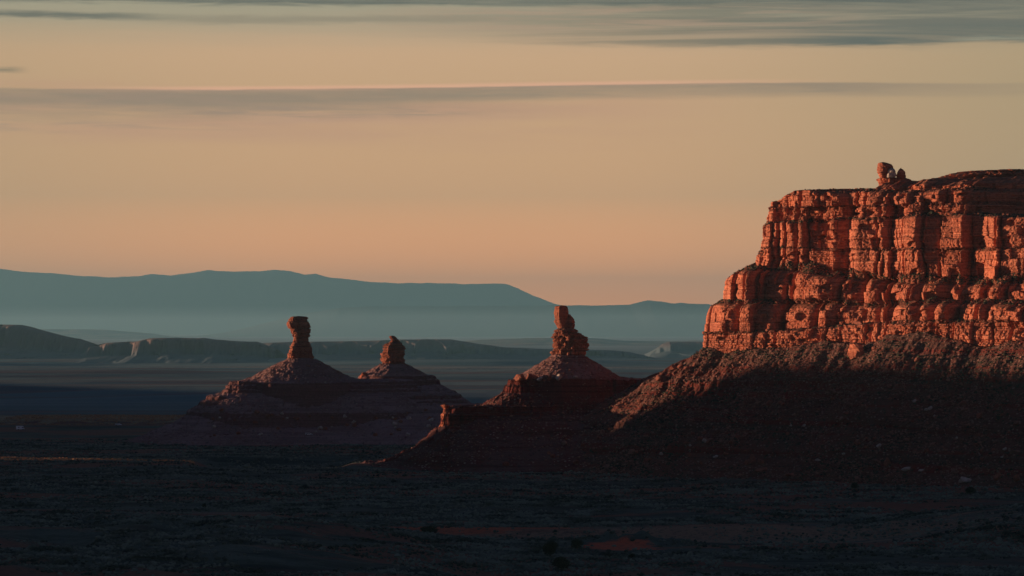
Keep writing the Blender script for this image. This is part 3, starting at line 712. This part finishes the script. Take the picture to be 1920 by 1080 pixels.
# talus below: stepped, ribbed, running down to the plain
zt = np.concatenate([np.linspace(0, 1, 250)])
zb0 = parts[0][0]
i0 = np.arange(nb)
run = 94.0
rows = []
for f in zt[::-1]:
    s = T[0]['s'] - 1.0 - run * f
    # concave profile with low rock bands
    zz = np.interp(f, [0, 0.10, 0.22, 0.235, 0.36, 0.50, 0.51, 0.68, 0.685, 0.86, 1.0], [0, -8.5, -18.5, -21.5, -31, -41, -43.6, -55, -57.0, -66.0, -74.0])
    zcol = B[0] * (1 - f) + (-12) * f + zz + 0.0
    z_est = zcol.mean()
    px = np.interp(f, [0, 0.06, 0.24, 0.45, 0.75, 1.0], [1318, 1286, 1168, 1068, 905, 815])
    a = corner_a(px, s)
    wv = 1.6 + 30 * f
    rib = 5.0 * fbm(U / 34, U * 0 + f * 0.5, 801, 3) + 3.0 * fbm(U / 9, U * 0 + f * 3, 805, 3) + 1.2 * fbm(U / 2.2, U * 0 + f * 30, 809, 3)
    rib = rib * min(1, f * 5 + 0.15)
    zcol = zcol + 0.9 * fbm(U / 3.0, U * 0 + f * 26, 811, 3) + rib * 0.35
    rows.append(place(np.full((1, nb), s), a, wv, rib[None], zcol[None])[0])
TP = np.stack(rows)
TP[-1] = zb0
sheet('talus_slope', TP, M['talus'], mesa)
# rock bench on the left shoulder of the slope
# pinnacle rocks on top of the promontory
def zpx(py, d): return -(py - HZ) * d / F
pn = spire('pinnacle', [(372, 1640, 1720), (362, 1645, 1712), (355, 1647, 1700), (349, 1648, 1696), (347, 1651, 1697), (345, 1650, 1712), (340, 1648, 1712), (336, 1645, 1710), (334, 1646, 1704), (333, 1652, 1694)],
           1625, 1629, 20, M['cliff'], mesa, 231, 0.55, 0.04, 3.0, 160, 0.22, blocks=2.2)
spire('cap_rock', [(333, 1650, 1664), (330, 1648.5, 1665), (326, 1647, 1667), (323, 1644.5, 1670), (320, 1645.5, 1673), (313, 1645.5, 1676), (308, 1646, 1672), (305, 1648, 1664), (304, 1652, 1660)],
      1623, 1625, 28, M['cliff'], pn, 233, 0.8, 0.05, 3.6, 110, 0.2, blocks=5)
spire('cap_rock', [(333, 1663, 1678), (328, 1662, 1680), (322, 1664, 1679), (317, 1668, 1677), (315.5, 1670, 1675)], 1623, 1622, -20, M['pale'], pn, 235, 0.9, 0.08, 2.6, 70, 0.22, label='pale boulder leaning against the head rock')
spire('cap_rock', [(334, 1681, 1700), (328, 1680, 1699), (321, 1683, 1697), (316, 1687, 1692), (314.5, 1688.5, 1691)], 1625, 1626, -30, M['cliff'], pn, 237, 1.0, 0.08, 2.4, 80, 0.22, label='round dark boulder at the right of the summit rocks')
spire('cap_rock', [(372, 1605, 1646), (366, 1607, 1645), (362, 1618, 1642), (360.5, 1626, 1638)], 1620, 1625, 20, M['cliff'], mesa, 239, 0.7, 0.07, 2.6, 90, 0.25)
# the higher rock rim far back on the mesa
spire('rim_rock', [(365, 1700, 2150), (345, 1725, 2140), (334, 1734, 2130), (331, 1742, 2120), (328, 1756, 2110), (324, 1786, 2100), (321, 1804, 2090), (315, 1820, 2080), (312, 1840, 2070)],
      1890, 1945, 34, M['cliff'], mesa, 241, 0.45, 0.03, 3.0, 420, 0.4, blocks=2.4)

# ------------------------------------------------------------------ loose things
rng = np.random.default_rng(7)
deps = None
from mathutils.bvhtree import BVHTree
def bvh_of(objs):
    V, Fc, off = [], [], 0
    for o in objs:
        me = o.data; n = len(me.vertices); co = np.empty(n * 3, np.float32); me.vertices.foreach_get('co', co); co = co.reshape(-1, 3)
        loc = np.array(o.location); p = o.parent
        while p is not None: loc = loc + np.array(p.location); p = p.parent
        co = co + loc
        V += [tuple(v) for v in co.tolist()]
        Fc += [tuple(v + off for v in pg.vertices) for pg in me.polygons]; off += n
    return BVHTree.FromPolygons(V, Fc)

def rock_template(seed, nu=9, nv=6, flat=0.7):
    """angular stone: a coarse sphere cut by random planes"""
    r = np.random.default_rng(seed)
    V = [[0, 0, 1]]
    for i in range(1, nv):
        ph = math.pi * i / nv
        for j in range(nu):
            th = 2 * math.pi * (j + 0.5 * (i % 2)) / nu
            V.append([math.sin(ph) * math.cos(th), math.sin(ph) * math.sin(th), math.cos(ph)])
    V.append([0, 0, -1]); V = np.array(V)
    for _ in range(9):
        n = r.normal(size=3); n /= np.linalg.norm(n); d = r.uniform(0.45, 0.8)
        over = np.clip(V @ n - d, 0, None); V = V - over[:, None] * n[None] * 0.95
    V += r.normal(size=V.shape) * 0.035
    V[:, 2] *= flat; V[:, 0] *= r.uniform(1.0, 1.5)
    fs = []
    for j in range(nu): fs.append((0, 1 + j, 1 + (j + 1) % nu))
    for i in range(nv - 2):
        a = 1 + i * nu; b = a + nu
        for j in range(nu):
            fs.append((a + j, b + j, b + (j + 1) % nu)); fs.append((a + j, b + (j + 1) % nu, a + (j + 1) % nu))
    a = 1 + (nv - 2) * nu; L = len(V) - 1
    for j in range(nu): fs.append((a + j, L, a + (j + 1) % nu))
    return V, np.array(fs)
def scatter(name, pts, size, temps, mat, rs, kind='stuff', label=None, cat=None, sq=(0.7, 1.3), tiltz=0.3):
    """many small copies of a few templates merged in one mesh"""
    Vs, Fs, off = [], [], 0
    idx = rs.integers(0, len(temps), len(pts))
    for k, (tv, tf) in enumerate(temps):
        p = pts[idx == k]; sz = size[idx == k]; n = len(p)
        if n == 0: continue
        a = rs.uniform(0, 2 * math.pi, n); c, s = np.cos(a)[:, None], np.sin(a)[:, None]
        S = sz[:, None, None] * rs.uniform(sq[0], sq[1], (n, 1, 3))
        v = tv[None] * S
        x = v[..., 0] * c - v[..., 1] * s; y = v[..., 0] * s + v[..., 1] * c
        z = v[..., 2] + tiltz * x * rs.uniform(-1, 1, (n, 1))
        v = np.stack([x, y, z], -1) + p[:, None, :]
        Vs.append(v.reshape(-1, 3)); Fs.append((tf[None] + (np.arange(n) * len(tv))[:, None, None] + off).reshape(-1, tf.shape[1])); off += n * len(tv)
    o = raw(name, np.concatenate(Vs), np.concatenate(Fs), mat)
    tag(o, label, cat, kind=kind)
    return o
# scree on the mesa slope: sample the sheet itself
def sample_sheet(P, n, rs, umin, umax, wfun=None):
    nr, nc = P.shape[:2]; cols = np.where((U > umin) & (U < umax))[0]
    i = rs.integers(0, nr - 1, n); j = cols[rs.integers(0, len(cols) - 1, n)]
    a = rs.random((n, 1)); b = rs.random((n, 1))
    p = P[i, j] * (1 - a) * (1 - b) + P[i, j + 1] * (1 - a) * b + P[i + 1, j] * a * (1 - b) + P[i + 1, j + 1] * a * b
    return p
small = [rock_template(s, 6, 4) for s in range(5)]
def drop_cull(p, rs, s=14.0, thr=0.0, seed=900):
    q = fbm(p[:, 0] / s, p[:, 2] / (s * 0.6), seed, 3)
    return p[q > thr + rs.uniform(-0.25, 0.25, len(p))]
p1 = sample_sheet(TP, 26000, rng, -70, 480)
p1 = drop_cull(p1, rng, 16, -0.05)
scatter('scree', p1, rng.gamma(1.8, 0.18, len(p1)) + 0.2, small, M['rubble'], rng, label='stones strewn down the slope below the red cliff', cat='scree')
# stones on the ledges
pl = []
for k in range(1, 8):
    q = parts[k][:16]; qq = sample_sheet(q, 1200, rng, -20, 290); pl.append(qq)
pl = np.concatenate(pl)
scatter('ledge_stones', pl, rng.gamma(2.0, 0.22, len(pl)) + 0.25, small, M['boulder'], rng, label='fallen stones lying on the cliff ledges', cat='stones')
# desert shrubs
def shrub_template(seed, n1=7, n2=5):
    r = np.random.default_rng(seed); V = []
    for h, rr, n in ((-0.1, 0.85, n1), (0.45, 0.95, n1), (0.85, 0.5, n2)):
        for j in range(n):
            a = 2 * math.pi * (j + 0.4 * r.random()) / n; q = rr * r.uniform(0.75, 1.15)
            V.append([q * math.cos(a), q * math.sin(a), h * r.uniform(0.85, 1.15)])
    V.append([0, 0, 0.95]); f = []
    for j in range(n1):
        a, b = j, (j + 1) % n1; f += [(a, b, n1 + b), (a, n1 + b, n1 + a)]
    for j in range(n1):
        b = (j + 1) % n1; ja = 2 * n1 + int(j * n2 / n1) % n2; jb = 2 * n1 + int((j + 1) * n2 / n1) % n2
        f.append((n1 + j, n1 + b, ja))
        if ja != jb: f.append((n1 + b, jb, ja))
    for j in range(n2): f.append((2 * n1 + j, 2 * n1 + (j + 1) % n2, 2 * n1 + n2))
    return np.array(V) * np.array([0.62, 0.62, 0.6]), np.array(f)
shr = [shrub_template(s) for s in range(6)]
def ground_scatter(n, y0, y1, rs, dens_seed, thr):
    y = np.sqrt(rs.uniform(y0 ** 2, y1 ** 2, n)); x = y * rs.uniform(-0.20, 0.20, n)
    d = fbm(x / 60, y / 40, dens_seed, 3) + 0.5 * fbm(x / 9, y / 9, dens_seed + 5, 2)
    k = d > thr + rs.uniform(-0.3, 0.3, n)
    # bare earth of the wash banks
    bare = (np.abs(x + 15) < 38) & (np.abs(y - 1152) < 12) | (np.hypot(x - 39, y - 1048) < 13)
    k &= ~(bare & (rs.random(n) < 0.85))
    k &= ~((np.hypot((x - 95) / 125, (y - 1135) / 44) < 1) & (rs.random(n) < 0.65))
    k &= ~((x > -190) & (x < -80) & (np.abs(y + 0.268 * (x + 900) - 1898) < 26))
    x, y = x[k], y[k]
    return np.stack([x, y, ground_z(x, y)], -1)
g1 = ground_scatter(95000, 840, 1330, rng, 930, 0.02)
g2 = ground_scatter(90000, 1330, 2050, rng, 930, -0.10)
gp = np.concatenate([g1, g2])
scatter('sagebrush', gp, rng.gamma(3.0, 0.17, len(gp)) + 0.40, shr, M['sage'], rng, label='grey-green sagebrush covering the dark plain', cat='sagebrush', tiltz=0.0)
def tufts(n, x0, x1, y0, y1):
    x = rng.uniform(x0, x1, n); y = rng.uniform(y0, y1, n); k = fbm(x / 30, y / 5, 940, 3) > rng.uniform(-0.35, 0.25, n)
    x, y = x[k], y[k]; return np.stack([x, y, ground_z(x, y)], -1)
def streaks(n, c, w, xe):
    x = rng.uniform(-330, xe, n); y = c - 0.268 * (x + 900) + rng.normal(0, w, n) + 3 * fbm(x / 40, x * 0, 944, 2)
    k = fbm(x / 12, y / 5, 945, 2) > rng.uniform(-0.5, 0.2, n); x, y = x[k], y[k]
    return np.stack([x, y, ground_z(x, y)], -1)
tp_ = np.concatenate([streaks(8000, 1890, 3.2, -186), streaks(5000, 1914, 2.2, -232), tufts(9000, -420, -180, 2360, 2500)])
M['sunglow'] = simple('sun_painted_tufts', (0.50, 0.25, 0.12), c2=(0.28, 0.15, 0.08), scale=0.3)  # orange of shrubs catching the sun, put into the colour
scatter('sun_painted_tufts', tp_, rng.gamma(3.0, 0.12, len(tp_)) + 0.45, shr[:2], M['sunglow'], rng, label='straw-coloured tufts painted in for the streaks of low sunlight at the left', cat='grass', tiltz=0.0)
# bushes on the slopes and ledges of the mesa
p2 = drop_cull(sample_sheet(TP, 16000, rng, -70, 480), rng, 20, 0.0, 950)
pl2 = np.concatenate([sample_sheet(parts[k][:16], n, rng, -20, 290) for k, n in ((1, 900), (2, 2600), (3, 3200), (4, 500), (5, 2500), (7, 500))])
p3 = np.concatenate([p2, pl2])
scatter('slope_brush', p3, rng.gamma(3.0, 0.14, len(p3)) + 0.28, shr, M['brush'], rng, label='low brush on the slope and ledges of the great cliff', cat='brush', tiltz=0.0)
# stones on the buttes
def field_scatter(fn, n, x0, x1, y0, y1, rs):
    x = rs.uniform(x0, x1, n); y = rs.uniform(y0, y1, n); z = fn(x, y); gz = ground_z(x, y)
    k = z > gz + 0.3; return np.stack([x, y, z], -1)[k]
b1 = np.concatenate([field_scatter(centre_field, 7000, -98, 110, 1615, 1700, rng), field_scatter(left_field, 6000, -270, 0, 1965, 2065, rng), field_scatter(right_field, 4000, -185, 25, 2075, 2160, rng)])
b1 = b1[fbm(b1[:, 0] / 14, b1[:, 2] / 8, 960, 3) > rng.uniform(-0.3, 0.3, len(b1))]
scatter('butte_stones', b1, rng.gamma(1.6, 0.17, len(b1)) + 0.15, small, M['rubble'], rng, label='stones scattered over the lower slopes of the buttes', cat='stones')

# ---- single boulders
big_t = [rock_template(50 + s, 14, 10, 0.8) for s in range(8)]
tree_objs = [o for o in bpy.data.objects if o.type == 'MESH' and o.name.split('.')[0] in ('talus_slope',)]
bv = bvh_of([o for o in tree_objs])
def hit(px, py):
    """the surface point seen through column px, row py"""
    d = Vector(((px - 960) / F, 1.0, -(py - HZ) / F)).normalized()
    h = bv.ray_cast(Vector((0, 0, 0)), d)[0]
    # ground by marching
    if d.z < 0:
        lo = (GZ - 0) / d.z
        for _ in range(12):
            z = float(ground_z(np.array([d.x * lo]), np.array([d.y * lo]))[0]); lo = z / d.z
        if h is None or lo < h.length: return d * lo
    return h
def boulder(px, py, wpx, hpx, mat, label, group=None, seed=0, rotz=None):
    p = hit(px, py)
    if p is None: return
    k = p.y / F; tv, tf = big_t[seed % len(big_t)]
    r = random.Random(seed * 31 + 5)
    ext = tv.max(0) - tv.min(0)
    v = tv / ext * np.array([wpx * k, wpx * k * 0.8, hpx * k * 1.25])
    a = rotz if rotz is not None else r.uniform(-0.5, 0.5)
    v = np.stack([v[:, 0] * math.cos(a) - v[:, 1] * math.sin(a), v[:, 0] * math.sin(a) + v[:, 1] * math.cos(a), v[:, 2]], -1)
    base = v[:, 2].min()
    V = v + np.array([p.x, p.y, p.z - base - hpx * k * 0.25])
    o = raw('boulder', V, tf, mat, orphan_loc=(p.x, p.y, p.z))
    return tag(o, label, 'boulder', group)
Rm, Pm = M['boulder'], M['pale']
boulder(1605, 668, 32, 26, M['cliff'], 'large dark red slab of rock leaning out of the upper slope under the cliff', seed=1)
boulder(1807, 904, 24, 10, Pm, 'flat white boulder on the dark plain at the right', seed=2)
boulder(1871, 899, 16, 13, Rm, 'rounded reddish boulder right of the flat white one', seed=3)
boulder(1906, 902, 15, 13, Rm, 'rounded reddish boulder at the right edge of the picture', seed=4)
boulder(1664, 874, 14, 17, Rm, 'upright brown boulder at the foot of the slope', seed=5)
boulder(1700, 882, 20, 7, Pm, 'low flat tan boulder right of the upright brown one', seed=6)
boulder(1728, 884, 14, 5, Pm, 'small flat tan stone beside the low tan boulder', seed=7)
boulder(1412, 866, 13, 15, Rm, 'upright grey-brown boulder in the middle of a cluster at the slope foot', seed=8)
boulder(1402, 870, 14, 9, Rm, 'leaning boulder on the left of the cluster at the slope foot', seed=9)
boulder(1425, 869, 13, 9, Rm, 'squat boulder on the right of the cluster at the slope foot', seed=10)
boulder(1430, 884, 28, 8, Rm, 'long flat brown slab on the plain below the boulder cluster', seed=11)
boulder(1483, 893, 24, 6, Rm, 'low flat slab right of the long brown slab on the plain', seed=12)
boulder(1152, 884, 12, 5, Rm, 'small pale slab where the long slope meets the plain left of the cliff', seed=13)
boulder(948, 873, 14, 8, M['base'], 'dark red boulder at the foot of the centre butte', seed=14)
boulder(836, 886, 12, 5, M['base'], 'dark low boulder on the plain in front of the centre butte', seed=15)
boulder(778, 890, 12, 5, M['base'], 'small dark boulder left of the low one in front of the centre butte', seed=16)
boulder(975, 712, 22, 11, Rm, 'large leaning slab catching the sun on the left shoulder of the centre cone', seed=17)
boulder(995, 712, 22, 12, Rm, 'brown slab right of the sunlit one on the centre cone', seed=18)
boulder(1012, 713, 13, 7, Pm, 'small white boulder on the centre cone', seed=19)
boulder(1031, 712, 13, 8, M['base'], 'dark boulder between the two pale ones on the centre cone', seed=20)
boulder(1049, 712, 13, 11, Pm, 'pale upright slab in the middle of the centre cone', seed=21)
boulder(1079, 708, 10, 4, Pm, 'small pale flake on the right of the centre cone', seed=22)
for k, (px, py, w, h) in enumerate([(1452, 688, 9, 10), (1463, 684, 9, 9), (1476, 678, 10, 7), (1440, 700, 8, 10), (1262, 693, 12, 10), (1276, 690, 12, 9), (1289, 694, 12, 8), (1303, 688, 9, 8), (1515, 640, 14, 8), (1720, 678, 12, 8), (1640, 655, 12, 6), (1235, 712, 12, 9)]):
    boulder(px, py, w, h, Rm, 'sunlit block among the debris near the top of the long slope', 'sunlit blocks on the upper slope', seed=30 + k)
rs = random.Random(4)
cnt = 0
for k in range(120):
    px = rs.uniform(1020, 1915); py = rs.uniform(745, 872)
    if py < 1180 - 0.38 * (px - 0) * 0 and px < 1200 and py < 720 + (1190 - px) * 0.68: continue
    s = rs.uniform(4, 9.5)
    o = boulder(px, py, s * rs.uniform(0.9, 1.5), s * rs.uniform(0.5, 0.9), [Rm, M['rubble'], Rm, Pm][k % 4] if rs.random() > 0.35 else Rm,
                'one of the many stones lying on the shaded slope below the red cliff', 'stones on the shaded slope', seed=60 + k)
for k in range(46):
    px = rs.uniform(400, 860); py = rs.uniform(770, 818); s = rs.uniform(4, 9)
    boulder(px, py, s * 1.2, s * 0.7, [Rm, Pm][k % 3 == 0], 'one of the fallen blocks on the lower slopes of the two left buttes', 'fallen blocks under the left buttes', seed=200 + k)

# ---- junipers
def juniper(px, py, wpx, hpx, label, seed):
    p = hit(px, py); k = p.y / F; w, h = wpx * k, hpx * k; r = np.random.default_rng(seed)
    root = empty('juniper_tree', (p.x, p.y, p.z), label, 'tree', 'junipers on the plain')
    V, Fc = [], []
    limbs = [((0, 0, -0.3), (0.05 * w, 0, 0.45 * h), 0.16, 0.10)]
    for q in range(5):
        a = r.uniform(0, 2 * math.pi); limbs.append(((0.02 * w, 0, r.uniform(0.12, 0.35) * h), (math.cos(a) * 0.3 * w, math.sin(a) * 0.3 * w, r.uniform(0.5, 0.8) * h), 0.09, 0.03))
    for a0, b0, r0, r1 in limbs:
        a0, b0 = Vector(a0), Vector(b0); ax = (b0 - a0).normalized(); s1 = ax.orthogonal().normalized(); s2 = ax.cross(s1); o = len(V)
        for (c, rr) in ((a0, r0), (b0, r1)):
            for j in range(7):
                t = 2 * math.pi * j / 7; v = c + (s1 * math.cos(t) + s2 * math.sin(t)) * rr * h / 4; V.append((v.x + p.x, v.y + p.y, v.z + p.z))
        for j in range(7): Fc.append((o + j, o + (j + 1) % 7, o + 7 + (j + 1) % 7, o + 7 + j))
    raw('trunk', np.array(V), np.array(Fc), M['bark'], root)
    # crown: leaf sprays in several uneven clumps
    cl = [(r.uniform(-0.28, 0.28) * w, r.uniform(-0.28, 0.28) * w, r.uniform(0.28, 0.72) * h, r.uniform(0.20, 0.34)) for _ in range(13)]
    cl += [(0.0, 0.0, 0.75 * h, 0.24), (0, 0, 0.35 * h, 0.36)]
    n = 2600; ci = r.integers(0, len(cl), n); cl = np.array(cl); c = cl[ci]
    d = r.normal(size=(n, 3)); d /= np.linalg.norm(d, axis=1)[:, None]; rad = c[:, 3:4] * r.uniform(0.55, 1.05, (n, 1))
    pos = c[:, :3] + d * rad * np.array([[w, w, h * 0.75]]); pos[:, 2] = np.clip(pos[:, 2], 0.05 * h, None)
    a = r.normal(size=(n, 3)); b = r.normal(size=(n, 3)); sz = 0.035 * (w + h) / 2 * r.uniform(0.6, 1.4, (n, 1))
    a = a / np.linalg.norm(a, axis=1)[:, None] * sz; b = b / np.linalg.norm(b, axis=1)[:, None] * sz
    q = np.stack([pos - a, pos - b, pos + a, pos + b], 1).reshape(-1, 3) + np.array([p.x, p.y, p.z])
    raw('crown', q, np.arange(len(q)).reshape(-1, 4), M['juniper'], root)
juniper(805, 1007, 32, 22, 'low broad juniper in front of the red earth bank', 1)
juniper(1032, 1044, 30, 33, 'darkest and tallest juniper standing in the wash at the bottom centre', 2)
juniper(1082, 1031, 24, 22, 'round juniper right of the tallest one', 3)
juniper(1052, 1070, 36, 28, 'pale spreading bush-like juniper at the bottom edge', 4)
juniper(1022, 1031, 10, 9, 'tiny juniper just left of the tallest one', 5)
juniper(1602, 917, 18, 13, 'dark juniper on the plain left of the white boulder', 6)
juniper(1820, 926, 20, 15, 'dark juniper just below the flat white boulder', 7)
juniper(384, 953, 10, 11, 'lone small juniper on the dark plain at the left', 8)
juniper(1140, 1047, 14, 10, 'small juniper at the left foot of the red bank', 9)
juniper(1184, 1047, 14, 10, 'small juniper at the right foot of the red bank', 10)

# ---- parked vehicles
def prism(name, pts, y0, y1, mat, parent, M4, bev=0.0):
    n = len(pts); V = [(x, y0, z) for x, z in pts] + [(x, y1, z) for x, z in pts]
    me = bpy.data.meshes.new(name)
    me.from_pydata([M4(v) for v in V], [], [tuple(range(n))[::-1], tuple(range(n, 2 * n))] + [(i, (i + 1) % n, n + (i + 1) % n, n + i) for i in range(n)])
    me.materials.append(mat); o = bpy.data.objects.new(name, me); COL.objects.link(o); o.parent = parent
    if bev:
        b = o.modifiers.new('bevel', 'BEVEL'); b.width = bev; b.segments = 2
    return o
def vehicle(px, py, rot, tall, label, name):
    p = hit(px, py); root = empty(name, (p.x, p.y, p.z), label, 'camper van' if tall else 'car', 'vehicles parked in the valley'); root.rotation_euler = (0, 0, rot)
    idt = lambda v: v
    if tall: body = [(-3.1, 0.45), (3.0, 0.45), (3.1, 1.0), (2.9, 1.35), (2.1, 1.6), (1.7, 2.2), (2.3, 2.35), (2.2, 2.95), (-3.1, 2.95)]
    else: body = [(-2.4, 0.4), (2.35, 0.4), (2.4, 0.9), (1.4, 1.1), (0.8, 1.65), (-2.2, 1.7), (-2.4, 1.1)]
    hw = 1.15 if tall else 0.92
    prism('body', body, -hw, hw, M['paint'], root, idt, 0.06)
    for s in (-1, 1):
        y0 = s * hw; y1 = s * (hw + 0.015)
        if tall:
            prism('window', [(-1.9, 1.7), (-0.9, 1.7), (-0.9, 2.3), (-1.9, 2.3)], min(y0, y1), max(y0, y1), M['glass'], root, idt)
            prism('window', [(1.0, 1.5), (1.95, 1.5), (1.6, 2.05), (1.0, 2.05)], min(y0, y1), max(y0, y1), M['glass'], root, idt)
        else:
            prism('window', [(-1.9, 1.1), (-0.1, 1.1), (-0.1, 1.55), (-1.9, 1.55)], min(y0, y1), max(y0, y1), M['glass'], root, idt)
            prism('window', [(0.0, 1.1), (1.15, 1.1), (0.75, 1.55), (0.0, 1.55)], min(y0, y1), max(y0, y1), M['glass'], root, idt)
        for wx in (-1.6, 1.6 if not tall else 2.0):
            a = [(wx + 0.38 * math.cos(t * math.pi / 8), 0.38 + 0.38 * math.sin(t * math.pi / 8)) for t in range(16)]
            prism('wheel', a, y0 - 0.12, y0 + 0.12, M['tyre'], root, idt)
vehicle(38, 806, 0.35, True, 'pale camper van parked at the left edge of the valley floor', 'camper_van')
vehicle(222, 798, -0.2, False, 'small pale car parked left of the far left butte', 'parked_car')
vehicle(579, 816, 0.1, False, 'bright pale car parked at the foot of the slope below the tall column', 'parked_car')

# ------------------------------------------------------------------ an unseen ridge added at the left, its crest shaped to shade the valley
ry = np.arange(600, 12000, 4.0); SH = -math.sin(SUN_AZ + math.pi / 2) * 850
crest = np.interp(ry + SH, [700, 900, 1500, 1552, 1560, 1576, 1584, 1660, 1666, 1700, 1712, 1760, 1950, 2150, 2400, 2500, 3000, 4200, 8000, 12000],
                      [-60, 24, 27, 29, 29, 28, 28, 27, -74, -74, -38, -26, -18, -14, -8, 4, 0, -38, -95, -130])
xw = np.interp(ry, [700, 2400, 3000, 6000, 12000], [-900, -900, -1300, -2100, -2900])
rows = []
for off_, fz in ((62, 0), (42, 0.35), (28, 0.6), (20, 0.95), (10, 1.0), (-12, 1.0), (-28, 0.6), (-66, 0)):
    n_ = fbm(ry / 60, ry * 0 + off_ / 50, 980, 4)
    rows.append(np.stack([xw + off_ + 14 * n_, ry, GZ - 3 + (crest - GZ + 3) * fz * (1 + 0.06 * n_)], -1))
shade_ridge = sheet('hills', np.stack(rows), M['base'], None, False, orphan_loc=(-900, 1600, GZ))
tag(shade_ridge, kind='structure')

# ------------------------------------------------------------------ haze: one closed box of even air
zl, zh = GZ - 112, 1640
hb = [(-3400, -900, zl), (3400, -900, zl), (19500, 98000, zl), (-19500, 98000, zl), (-3400, -900, zh), (3400, -900, zh), (19500, 98000, zh), (-19500, 98000, zh)]
hm = bpy.data.materials.new('haze_air'); hm.use_nodes = True; hn = hm.node_tree; hn.nodes.clear()
vo = hn.nodes.new('ShaderNodeVolumePrincipled'); vo.inputs['Color'].default_value = (0.22, 0.50, 0.64, 1); vo.inputs['Density'].default_value = 1.75e-5
vo.inputs['Anisotropy'].default_value = 0.0
ho = hn.nodes.new('ShaderNodeOutputMaterial'); hn.links.new(vo.outputs[0], ho.inputs['Volume'])
hz = raw('haze', np.array(hb, float), np.array([[3, 2, 1, 0], [4, 5, 6, 7], [0, 1, 5, 4], [1, 2, 6, 5], [2, 3, 7, 6], [3, 0, 4, 7]]), hm)
tag(hz, kind='stuff')

# the thin bank of mist that lies at the foot of the far range
mb = [(-9000, 26000, GZ - 108), (9000, 26000, GZ - 108), (15500, 73000, GZ - 108), (-15500, 73000, GZ - 108), (-9000, 26000, 190), (9000, 26000, 190), (15500, 73000, 190), (-15500, 73000, 190)]
mm = hm.copy(); mm.name = 'mist_air'; mm.node_tree.nodes['Principled Volume'].inputs['Density'].default_value = 1.3e-5
mm.node_tree.nodes['Principled Volume'].inputs['Color'].default_value = (0.38, 0.66, 0.78, 1)
tag(raw('mist', np.array(mb, float), np.array([[3, 2, 1, 0], [4, 5, 6, 7], [0, 1, 5, 4], [1, 2, 6, 5], [2, 3, 7, 6], [3, 0, 4, 7]]), mm), kind='stuff')
